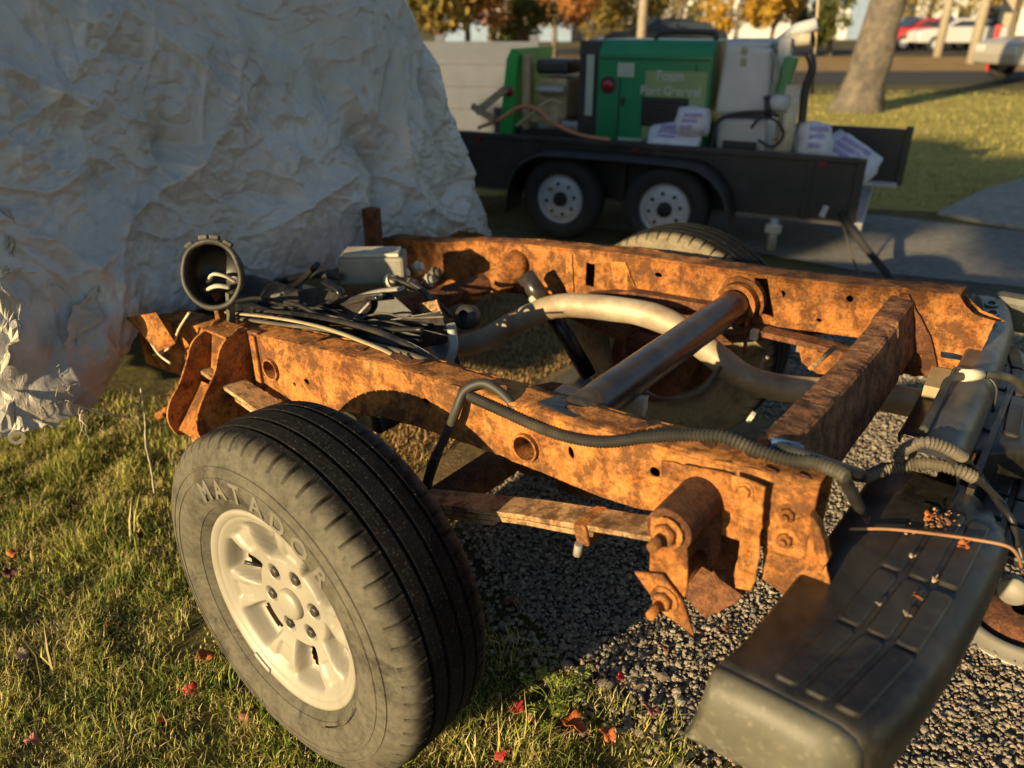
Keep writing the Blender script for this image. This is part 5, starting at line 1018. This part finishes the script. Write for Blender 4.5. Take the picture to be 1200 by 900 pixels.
MB().tube([(0, 0, 0), (0, 0, 1.15)], .075, 12).build('post', 'red_paint', root); MB().lathe([(.09, 0), (.09, .05), (.03, .09), (0, .1)], 14, Matrix.Translation((0, 0, 1.15))).build('cap', 'red_paint', root)
# grey board fence behind the trailer
fe = empty('board_fence', (-1.9, 9.2, 0), R(-4)); tag(fe, 'pale grey horizontal board fence between the tarpaulin and the green machine', 'fence'); pm('fence_shade_grey', [(.3, (.085, .095, .12)), (.7, (.11, .12, .15))], 4, .7, 0, .1, .003, 20)  # board colour darkened and blued to stand in for shade on the fence
for k in range(5): MB().box((1.1, 0, .13 + .235 * k), (2.2, .03, .231), bev=.002).build('board', 'fence_shade_grey', fe)
for k in range(3): MB().box((.05 + 1.05 * k, .05, .62), (.10, .07, 1.26), bev=.006).build('post', 'fence_shade_grey', fe)
# houses across the street
pm('siding_white', [(.3, (.58, .56, .52)), (.7, (.68, .66, .61))], 3, .8, 0, 0); pm('siding_blue', [(.3, (.20, .28, .40)), (.7, (.28, .36, .48))], 3, .8, 0, 0); pm('siding_tan', [(.3, (.42, .33, .22)), (.7, (.52, .42, .29))], 3, .8, 0, 0); pm('roof_dark', [(.3, (.07, .065, .06)), (.7, (.12, .11, .1))], 6, .9, 0, 0)
m, n, bs = newmat('window_glass'); bs.inputs['Base Color'].default_value = (.03, .04, .05, 1); bs.inputs['Roughness'].default_value = .08
pm('trim', [(.3, (.7, .68, .63)), (.7, (.76, .74, .7))], 3, .7, 0, 0)
def house(x, y, w_, d, h, mat, label, rz=0.0):
    root = empty('house', (x, y, 0), rz); tag(root, label, 'house')
    MB().box((0, d / 2, h / 2), (w_, d, h)).build('wall', mat, root)
    o = .4; rh = w_ * .30; mb = MB(); mb.add([(-w_ / 2 - o, -o, h), (w_ / 2 + o, -o, h), (w_ / 2 + o, d + o, h), (-w_ / 2 - o, d + o, h), (-w_ / 2 - o, d / 2, h + rh), (w_ / 2 + o, d / 2, h + rh)], [(0, 1, 5, 4), (2, 3, 4, 5), (0, 4, 3), (1, 2, 5), (0, 3, 2, 1)]); mb.build('roof', 'roof_dark', root)
    k = max(2, int(w_ / 2.6))
    for i in range(k):
        xx = -w_ / 2 + w_ * (i + .5) / k
        if i == k // 2:
            dr_ = MB().box((xx, -.03, 1.05), (1.0, .08, 2.1), bev=.02).build('door', 'trim', root); MB().cyl((xx + .38, -.07, 1.0), (xx + .38, -.14, 1.0), .035, 10).build('handle', 'lug', dr_)
        else:
            wn = MB().box((xx, -.03, 1.6), (1.2, .08, 1.3), bev=.02).build('window', 'trim', root); MB().box((xx, -.07, 1.6), (1.0, .03, 1.1)).build('pane', 'window_glass', wn)
for px, Y, w_, d, h, mt, lab in ((590, 55, 9, 8, 3.2, 'siding_blue', 'pale blue house far behind the green machine'), (835, 58, 11, 8, 3.4, 'siding_white', 'white house far behind the yellow bushes'), (985, 60, 9, 8, 3.6, 'siding_blue', 'blue grey house left of the big trunk'), (1075, 62, 10, 8, 3.2, 'siding_white', 'white house right of the big trunk'), (690, 60, 9, 8, 3.2, 'siding_tan', 'tan house behind the orange tree'), (1180, 66, 11, 8, 3.4, 'siding_tan', 'tan house behind the yellow tree crown')):
    p = G(px, 30, Y=Y); house(p.x, Y, w_, d, h, mt, lab, R(2))
# parked cars
def car(x, y, rz, col, label, suv=True):
    nm = 'paint_%d' % len(M_); m, n, bs = newmat(nm); bs.inputs['Base Color'].default_value = (*col, 1); bs.inputs['Roughness'].default_value = .3; bs.inputs['Coat Weight'].default_value = .4; bs.inputs['Metallic'].default_value = .2
    root = empty('parked_car', (x, y, 0), rz); tag(root, label, 'car', 'cars parked along the streets')
    lo = [(-2.2, .38), (-2.25, .62), (-2.2, .85), (-1.95, .95), (-1.2, 1.02), (2.0, 1.04), (2.2, .95), (2.26, .6), (2.2, .36)]
    hi = [(-1.15, 1.0), (-.45, 1.5), (.2, 1.62), (1.5, 1.58), (2.1, 1.02)] if suv else [(-1.0, 1.0), (-.35, 1.38), (.6, 1.42), (1.3, 1.3), (1.9, 1.02)]
    def ext(prof, w0, w1):
        k = len(prof); mb = MB(); zmin = min(z for _, z in prof); zmax = max(z for _, z in prof)
        def wd(z): return w0 + (w1 - w0) * (z - zmin) / (zmax - zmin)
        mb.add([(a, -wd(b), b) for a, b in prof] + [(a, wd(b), b) for a, b in prof], [tuple(range(k))[::-1], tuple(range(k, 2 * k))] + [(i, (i + 1) % k, k + (i + 1) % k, k + i) for i in range(k)]); return mb
    bd = ext(lo, .86, .84).build('body', nm, root); bv = bd.modifiers.new('b', 'BEVEL'); bv.width = .06; bv.segments = 3
    cb = ext(hi, .80, .64).build('cabin', nm, root); bv = cb.modifiers.new('b', 'BEVEL'); bv.width = .05; bv.segments = 3
    for sg in (-1, 1):
        mb = MB(); q = [(-.85, 1.06), (-.35, 1.42), (.35, 1.47), (.35, 1.06)]; q2 = [(.42, 1.06), (.42, 1.47), (1.4, 1.44), (1.75, 1.06)]
        for qq in (q, q2):
            if not suv: qq = [(a, min(b, 1.30)) for a, b in qq]
            mb = MB(); mb.add([(a, sg * (.815 - .16 * max(0, (b - 1.0)) / .6 + .006), b) for a, b in qq], [(0, 1, 2, 3)]); mb.build('window', 'window_glass', root)
    mb = MB(); mb.add([(-1.13, -.68, 1.06), (-1.13, .68, 1.06), (-.50, .60, 1.46), (-.50, -.60, 1.46)], [(0, 1, 2, 3)]); mb.v = [(a - .03, b, c_ + .02) for a, b, c_ in mb.v]; mb.build('windscreen', 'window_glass', root)
    for sx in (-1.38, 1.38):
        for sg in (-1, 1):
            wh = MB().lathe([(.2, .1), (.3, .1), (.34, .06), (.34, -.06), (.3, -.1), (.2, -.1)], 28, Matrix.Translation((sx, sg * .80, .34)) @ Matrix.Rotation(R(90) * (1 if sg < 0 else -1), 4, 'X')).build('wheel', 'trailer_tyre', root)
            MB().lathe([(.22, .09), (.2, .07), (.06, .08), (0, .09)], 24, Matrix.Translation((sx, sg * .80, .34)) @ Matrix.Rotation(R(90) * (1 if sg < 0 else -1), 4, 'X')).build('rim', 'wheel_white', wh)
    for sg in (-1, 1): MB().box((-2.20, sg * .62, .74), (.10, .34, .16), bev=.03).build('headlight', 'white_poly', root)
    return root
p = G(1176, 97); car(p.x + 2.15, p.y + .7, R(3), (.40, .37, .31), 'silver car parked at the edge of the lawn on the right', False)
p = G(770, 42); 
for px, Y, rz, col, lab, sv in ((775, 30, 3, (.02, .02, .024), 'black car parked behind the green machine', False), (1120, 39, 3, (.6, .6, .6), 'white car on the far street by the pale pole', False), (1082, 40, 3, (.45, .03, .04), 'red car on the far street right of the big trunk', False)):
    q = G(px, 40, Y=Y); car(q.x, Y, R(rz), col, lab, sv)

# added unseen tree behind the camera, crown shaped to shade driveway and near lawn
hx = Vector((TOSUN.x, TOSUN.y, 0)).normalized(); px_ = Vector((-hx.y, hx.x, 0))      # px_ points to the right of the sun direction
if px_.x < 0: px_ = -px_
base = ORG + hx * 14.0; bl = []; g_ = random.Random(4)
for k in range(22): q = px_ * (-4.6 + .42 * k) + hx * g_.uniform(-.6, .6); bl.append((q.x, q.y, g_.uniform(4.98, 5.25), .62, .62, .5))
for k in range(6): q = px_ * (-3.2 + .4 * k); bl.append((q.x, q.y, 4.45, .5, .5, .45))  # low clumps added to keep sun off the upper tarpaulin
tree('added_shade_tree', 'added unseen leafy tree behind the camera, placed to shade the driveway', base.x - px_.x * 4.2, base.y - px_.y * 4.2, 4.9, .25, [(a + px_.x * 4.2, b + px_.y * 4.2, c_, d, e, f) for a, b, c_, d, e, f in bl], 12000, .15, 'leaf_mixed', 77)
# ================================================================== GROUND COVER
def grass_mat(name, stops):
    m, n, bs = newmat(name); g = n.nodes.new('ShaderNodeNewGeometry'); co = coord(n)
    a = n.nodes.new('ShaderNodeMath'); a.operation = 'MULTIPLY_ADD'; n.links.new(noi(n, co, 4.5, 6, .7), a.inputs[0]); a.inputs[1].default_value = 1.7
    sub = n.nodes.new('ShaderNodeMath'); sub.operation = 'MULTIPLY_ADD'; n.links.new(g.outputs['Random Per Island'], sub.inputs[0]); sub.inputs[1].default_value = .75; sub.inputs[2].default_value = -.72
    n.links.new(sub.outputs[0], a.inputs[2])
    n.links.new(ramp(n, a.outputs[0], stops), bs.inputs['Base Color']); bs.inputs['Roughness'].default_value = .6; bs.inputs['Specular IOR Level'].default_value = .3
    tr_ = n.nodes.new('ShaderNodeBsdfTranslucent'); n.links.new(bs.inputs['Base Color'].links[0].from_socket, tr_.inputs[0]); mx = n.nodes.new('ShaderNodeMixShader'); mx.inputs[0].default_value = .22
    n.links.new(bs.outputs[0], mx.inputs[1]); n.links.new(tr_.outputs[0], mx.inputs[2]); n.links.new(mx.outputs[0], n.nodes['Material Output'].inputs[0])
grass_mat('grass', [(.02, (.06, .115, .022)), (.24, (.17, .24, .04)), (.44, (.34, .36, .06)), (.62, (.52, .45, .12)), (.84, (.60, .48, .23))])
def inside(pts, poly):
    x, y = pts[:, 0], pts[:, 1]; r = np.zeros(len(pts), bool); n_ = len(poly)
    for i in range(n_):
        x1, y1 = poly[i][:2]; x2, y2 = poly[(i + 1) % n_][:2]; c_ = ((y1 > y) != (y2 > y)) & (x < (x2 - x1) * (y - y1) / (y2 - y1 + 1e-12) + x1); r ^= c_
    return r
def noise2(P, sc, sd): return np.array([noise.noise(Vector((x * sc + sd, y * sc, sd))) for x, y in P])
def blades(P, hmin, hmax, wd, seed, flat=.5, hs=1.0):
    g = np.random.default_rng(seed); n_ = len(P); h = g.uniform(hmin, hmax, n_) * g.uniform(.6, 1.2, n_) * hs; a = g.uniform(0, 2 * np.pi, n_); lean = g.uniform(.15, 1.25, n_) * flat * 2
    d = np.c_[np.cos(a), np.sin(a), np.zeros(n_)]; s = np.c_[-np.sin(a), np.cos(a), np.zeros(n_)]; w_ = (wd * g.uniform(.6, 1.4, n_))[:, None]; z = np.c_[np.zeros(n_), np.zeros(n_), np.ones(n_)]
    b = np.c_[P, np.zeros(n_)]; hh = h[:, None]; L = lean[:, None]
    p1 = b + z * hh * .5 + d * hh * L * .22; p2 = b + z * hh * np.clip(1.0 - .28 * L * L, .12, 1) + d * hh * L * .75
    p1 += s * (g.normal(size=n_) * .12 * h)[:, None]
    V = np.stack([b - s * w_, b + s * w_, p1 - s * w_ * .8, p1 + s * w_ * .8, p2], 1).reshape(-1, 3); o = np.arange(n_)[:, None] * 5
    F = np.concatenate([o + [0, 1, 3], o + [0, 3, 2], o + [2, 3, 4]]); return V, F
near_poly = [G(-60, 980), G(-80, 480), G(60, 462), G(230, 470), G(330, 540), G(520, 640), G(600, 745), G(700, 805), G(800, 850), G(900, 900), G(1040, 960)]
lo = np.array([min(p.x for p in near_poly), min(p.y for p in near_poly)]); hi = np.array([max(p.x for p in near_poly), max(p.y for p in near_poly)])
P = rng.uniform(lo, hi, (190000, 2)); P = P[inside(P, near_poly)]
den = noise2(P, 4.2, 3.0) + .6 * noise2(P, 13, 8.0) 
dist_r = (P[:, 0] - P[:, 1] * .12)
P = P[den > rng.uniform(-.75, .35, len(P))]
rel = P - np.array([ORG.x, ORG.y]); uu = rel[:, 0] * ru.x + rel[:, 1] * ru.y; vv = rel[:, 0] * lv.x + rel[:, 1] * lv.y
thin = np.clip((vv + .62) / .35, 0, 1) * .85                    # bare trodden soil close to and under the frame
P = P[rng.uniform(0, 1, len(P)) > thin]
hsc = np.clip(.75 + 1.1 * noise2(P, 7.5, 21.0), .35, 1.8); V, F = blades(P, .022, .062, .0013, 11, .55, hsc); tag(fast_mesh('grass', V, F, 'grass'), 'short green and straw coloured grass around the near wheel', 'grass', kind='stuff')
# a few tall blades
TB = []
for (x, y, k) in ((110, 650, 7), (140, 640, 8), (150, 655, 6), (170, 640, 5), (90, 630, 4), (300, 860, 7), (470, 880, 8), (560, 885, 6), (60, 790, 5), (600, 880, 5)):
    c_ = G(x, y); TB += [(c_.x + random.gauss(0, .02), c_.y + random.gauss(0, .02)) for _ in range(k)]
V, F = blades(np.array(TB), .09, .16, .0022, 5, .35); tag(fast_mesh('tall_grass', V, F, 'grass'), 'taller loose grass blades left of the near wheel', 'grass', kind='stuff')
lawn_poly = [(1.2, 6.8), (6.5, 5.6), (16, 5.5), (22, 17.5), (2, 17.2)]
P = rng.uniform((1, 5.4), (22, 17.6), (60000, 2)); P = P[inside(P, lawn_poly)]; wv_ = rng.uniform(0, 1, len(P)) < np.clip(8 / P[:, 1], 0, 1); P = P[wv_]
V, F = blades(P, .03, .07, .004, 12, .5); tag(fast_mesh('lawn_grass', V, F, 'grass'), 'mown lawn grass behind the trailer', 'grass', kind='stuff')
# straw litter on the bare soil
lit_poly = [G(480, 560), G(640, 440), G(900, 330), G(560, 300), G(300, 360), G(190, 470), G(330, 540)]
P = rng.uniform((-2.2, 1.3), (2.2, 5), (150000, 2)); P = P[inside(P, lit_poly)]
V, F = blades(P, .014, .04, .0028, 15, .7); tag(fast_mesh('straw_litter', V, F, 'straw') if 'straw' in M_ else fast_mesh('straw_litter', V, F, (grass_mat('straw', [(.1, (.16, .09, .035)), (.4, (.36, .22, .09)), (.7, (.50, .35, .16)), (.95, (.2, .18, .05))]), 'straw')[1]), 'dry straw and leaf crumbs on the soil under the frame', 'litter', kind='stuff')
# gravel
m, n, bs = newmat('stone'); g = n.nodes.new('ShaderNodeNewGeometry'); co = coord(n)
c = ramp(n, g.outputs['Random Per Island'], [(0, (.15, .122, .088)), (.25, (.23, .19, .14)), (.5, (.33, .28, .205)), (.75, (.26, .218, .158)), (.9, (.42, .36, .27)), (1, (.28, .16, .09))]); c = mixc(n, .5, c, ramp(n, noi(n, co, 160, 5), [(.3, (.5, .5, .5)), (.7, (1.25, 1.25, 1.25))]), 'MULTIPLY')
n.links.new(c, bs.inputs['Base Color']); bs.inputs['Roughness'].default_value = .85; bump(n, bs, noi(n, co, 350, 4), .3, .001)
b = bmesh.new(); bmesh.ops.create_icosphere(b, subdivisions=1, radius=1); b.verts.ensure_lookup_table(); IV = np.array([v.co[:] for v in b.verts]); IF = np.array([[v.index for v in f.verts] for f in b.faces]); b.free()
def stones(P, r0, r1, seed, big=.04):
    g_ = np.random.default_rng(seed); n_ = len(P); r = g_.uniform(r0, r1, n_) * np.where(g_.uniform(0, 1, n_) < big, 1.7, 1); sc = np.stack([g_.uniform(.8, 1.5, n_), g_.uniform(.7, 1.1, n_), g_.uniform(.45, .8, n_)], 1) * r[:, None]
    V = IV[None] * sc[:, None] * (1 + g_.uniform(-.28, .28, (n_, len(IV), 1))); a = g_.uniform(0, 6.28, n_); t = g_.normal(0, .35, n_); ca, sa, ct, st = np.cos(a), np.sin(a), np.cos(t), np.sin(t)
    x, y, z = V[..., 0], V[..., 1], V[..., 2]; y, z = y * ct[:, None] - z * st[:, None], y * st[:, None] + z * ct[:, None]; x, y = x * ca[:, None] - y * sa[:, None], x * sa[:, None] + y * ca[:, None]
    zz = np.abs(g_.normal(0, .005, n_)); V = np.stack([x + P[:, 0, None], y + P[:, 1, None], z + (zz + .004)[:, None]], -1).reshape(-1, 3); F = (IF[None] + (np.arange(n_) * len(IV))[:, None, None]).reshape(-1, 3); return V, F
near_g = [G(540, 590), G(590, 700), G(680, 780), G(800, 840), G(900, 880), G(1020, 935), G(1230, 935), G(1230, 560), G(1000, 440), G(800, 400)]
P = rng.uniform((-.5, .3), (2.2, 3.6), (220000, 2)); P = P[inside(P, near_g)]; P = P[:56000]
V, F = stones(P, .0022, .0062, 21, .07); tag(fast_mesh('gravel', V, F, 'stone'), 'grey and tan crushed gravel under the rear of the chassis', 'gravel', kind='stuff')
fg = [G(1230, 560), G(1000, 440), G(860, 400), G(930, 335), G(1100, 345), G(1230, 352)]
P = rng.uniform((.2, 1.4), (4.4, 5), (90000, 2)); P = P[inside(P, fg)]; P = P[:20000]
V, F = stones(P, .004, .009, 22); tag(fast_mesh('gravel', V, F, 'stone'), 'grey gravel beyond the rear crossmember', 'gravel', kind='stuff')
edge = np.array([(q.x, q.y) for q in (G(540, 590), G(600, 720), G(690, 795), G(800, 850), G(900, 885), G(990, 915))]); k_ = rng.integers(0, 5, 1500); t_ = rng.uniform(0, 1, 1500)[:, None]; P = edge[k_] * (1 - t_) + edge[k_ + 1] * t_ + rng.normal(0, .07, (1500, 2))
V, F = stones(P, .004, .009, 23); tag(fast_mesh('gravel', V, F, 'stone'), 'loose stones scattered into the grass edge', 'gravel', kind='stuff')
# fallen leaves
def leaf(name, label, loc, size, rz, col, seed, tilt=(.2, .1), group='fallen leaves', lobes=5, rough=.7):
    g_ = random.Random(seed); mt = 'leafcol_%d' % seed
    pm(mt, [(.3, tuple(x * .6 for x in col)), (.55, col), (.75, tuple(min(1, x * 1.35) for x in col))], 60, rough, 0, .4, .001, 200)
    out = []; N = lobes * 8
    for k in range(N):
        a = 2 * math.pi * k / N; r_ = size * (.58 + .34 * abs(math.cos(a * lobes / 2)) + g_.uniform(-.05, .05)); out.append((r_ * math.cos(a), r_ * math.sin(a) * .85))
    V = [(0, 0, 0)]; 
    for f_ in (.5, 1.0):
        for x, y in out: V.append((x * f_, y * f_, size * (.28 * f_ * f_ * math.sin(2 * math.atan2(y, x) + seed) + .10 * g_.uniform(-1, 1) * f_) + abs(y) * f_ * .35))
    F = [(0, 1 + k, 1 + (k + 1) % N) for k in range(N)] + [(1 + k, 1 + N + k, 1 + N + (k + 1) % N, 1 + (k + 1) % N) for k in range(N)]
    mb = MB(); mb.add(V, F, True); root = empty(name, loc, rz); root.rotation_euler = (tilt[0], tilt[1], rz); tag(root, label, 'leaf', group); o = mb.build('blade', mt, root); md = o.modifiers.new('s', 'SOLIDIFY'); md.thickness = .0005
    mb = MB(); mb.tube(smooth_path([(size * .4, 0, 0), (-size * .8, 0, .002), (-size * 1.3, size * .1, .006)], 4), .0007, 5); mb.build('stalk', mt, root); return root
RED, ORG_, MAR, TAN, PNK, BRN = (.42, .025, .03), (.48, .13, .03), (.12, .03, .025), (.42, .31, .2), (.42, .16, .13), (.24, .10, .045)
LV = ((227, 817, .022, RED, 'bright red leaf on the grass left of the near wheel'), (20, 655, .024, ORG_, 'orange leaf at the left edge of the grass'), (14, 678, .022, MAR, 'dark maroon leaf just below the orange one at the left edge'), (167, 635, .026, MAR, 'dark maroon curled leaf by the tall grass blades'),
      (243, 776, .024, ORG_, 'orange brown leaf touching the near tyre'), (28, 775, .020, TAN, 'pale tan leaf on the grass at the far left'), (40, 876, .018, PNK, 'pinkish leaf in the bottom left corner'), (292, 845, .022, BRN, 'brown curled leaf below the bright red one'), (190, 850, .012, ORG_, 'tiny orange leaf scrap between the red and the pink leaf'),
      (130, 738, .012, ORG_, 'tiny orange leaf scrap in mid grass above the bright red leaf'), (606, 838, .024, RED, 'red leaf right of the near tyre by the leafy weed'), (622, 853, .020, MAR, 'maroon leaf below the red one by the weed'), (672, 858, .034, ORG_, 'large orange brown leaf in front of the leafy weed'), (712, 868, .024, ORG_, 'orange leaf to the right of the large orange brown one'),
      (727, 800, .016, RED, 'small red leaf standing upright at the gravel edge'), (762, 840, .026, PNK, 'dusty pink leaf in the shade at the gravel edge'), (765, 874, .018, TAN, 'pale tan leaf at the bottom edge of the picture'), (588, 893, .018, RED, 'red leaf at the bottom edge right of the tyre'), (560, 730, .022, BRN, 'brown leaf in the shadow behind the near tyre'), (600, 712, .024, BRN, 'brown leaf on shaded soil by the gravel'), (780, 768, .012, BRN, 'small brown leaf on the sunlit gravel'), (852, 745, .018, BRN, 'brown leaf on gravel beneath the spring shackle'))
for i, (x, y, s, col, lab) in enumerate(LV):
    q = G(x, y); leaf('fallen_leaf', lab, (q.x, q.y, .016 + .25 * s), s, random.uniform(0, 6), col, 300 + i, (random.uniform(-.5, .5), random.uniform(-.5, .5)))
BL = ((1015, 610, .010, BRN, 'brown seed husk at the inner edge of the bumper cover'), (1090, 606, .014, ORG_, 'orange brown leaf scrap lying across the copper wire'), (1106, 612, .012, BRN, 'brown leaf crumb right of the scrap on the copper wire'), (1128, 640, .012, ORG_, 'orange leaf crumb below the copper wire on the bumper'), (1075, 700, .011, ORG_, 'curled orange leaf in a groove of the bumper'), (1028, 708, .006, TAN, 'pale leaf crumb left of the curled orange leaf'), (1064, 722, .006, TAN, 'pale leaf crumb below the curled orange leaf'), (1095, 680, .006, TAN, 'pale leaf crumb right of the curled orange leaf'), (1070, 652, .008, TAN, 'tan leaf crumb in the upper bumper groove'))
for i, (x, y, s, col, lab) in enumerate(BL):
    q = truck_to_world(T(x, y, z=.650)); leaf('leaf_scrap', lab, (q.x, q.y, .651), s, random.uniform(0, 6), col, 400 + i, (random.uniform(-.3, .3), .1), 'leaf scraps on the bumper', 3)
V = []; g = np.random.default_rng(5)
P = np.array([truck_to_world(T(1104 + random.gauss(0, 10) - k * .28, 604 + k * .35 + random.gauss(0, 3), z=.647))[:2] for k in range(60)]); V, F = stones(P, .0012, .003, 55); V[:, 2] += .643; tag(fast_mesh('leaf_crumbs', V, F, (pm('crumb', [(.3, (.2, .1, .05)), (.7, (.4, .24, .12))], 50, .8, 0, 0), 'crumb')[1]), 'fine brown crumbs in the grooves of the bumper', 'debris', kind='stuff')
# leafy weed by the tyre
leafmat('weed_leaf', (.16, .22, .035), (.24, .30, .05), (.32, .33, .07))
wc = G(655, 832); weed = empty('leafy_weed', (wc.x, wc.y, 0)); tag(weed, 'small yellow green leafy weed at the gravel edge right of the near wheel', 'plant')
tips = []
for k in range(26):
    a = random.uniform(0, 6.28); r_ = random.uniform(.01, .085); h_ = random.uniform(.03, .11); e = Vector((r_ * math.cos(a), r_ * math.sin(a), h_)); tips.append(e)
    MB().tube(smooth_path([(e.x * .15, e.y * .15, 0), (e.x * .5, e.y * .5, h_ * .7), e], 3), .0009, 5, False).build('stem', 'weed_leaf', weed)
V, F = leaf_cloud([(e.x, e.y, e.z, .016, .016, .010) for e in tips], 620, .0065, 9)
V = V.reshape(-1, 4, 3); ctr_ = V.mean(1, keepdims=True); V = (ctr_ + (V - ctr_) * np.array([1, 1, .5])).reshape(-1, 3)
tag(fast_mesh('foliage', V, F, 'weed_leaf', weed), kind='stuff')
# polished metal trim ring lying behind the bumper
q = G(1192, 752); ring_ = empty('trim_ring', (q.x + .03, q.y + .06, 0)); tag(ring_, 'shiny metal ring lying on the gravel behind the bumper at the right edge', 'metal ring')
MB().lathe([(.10, .012), (.13, .035), (.15, .03), (.165, .012), (.175, .014), (.178, .004), (.10, .002)], 48, closed=True).build('ring', 'alloy', ring_); MB().lathe([(.02, .05), (.09, .045), (.10, .02), (.10, .004)], 32).build('centre', 'rust_dark', ring_)
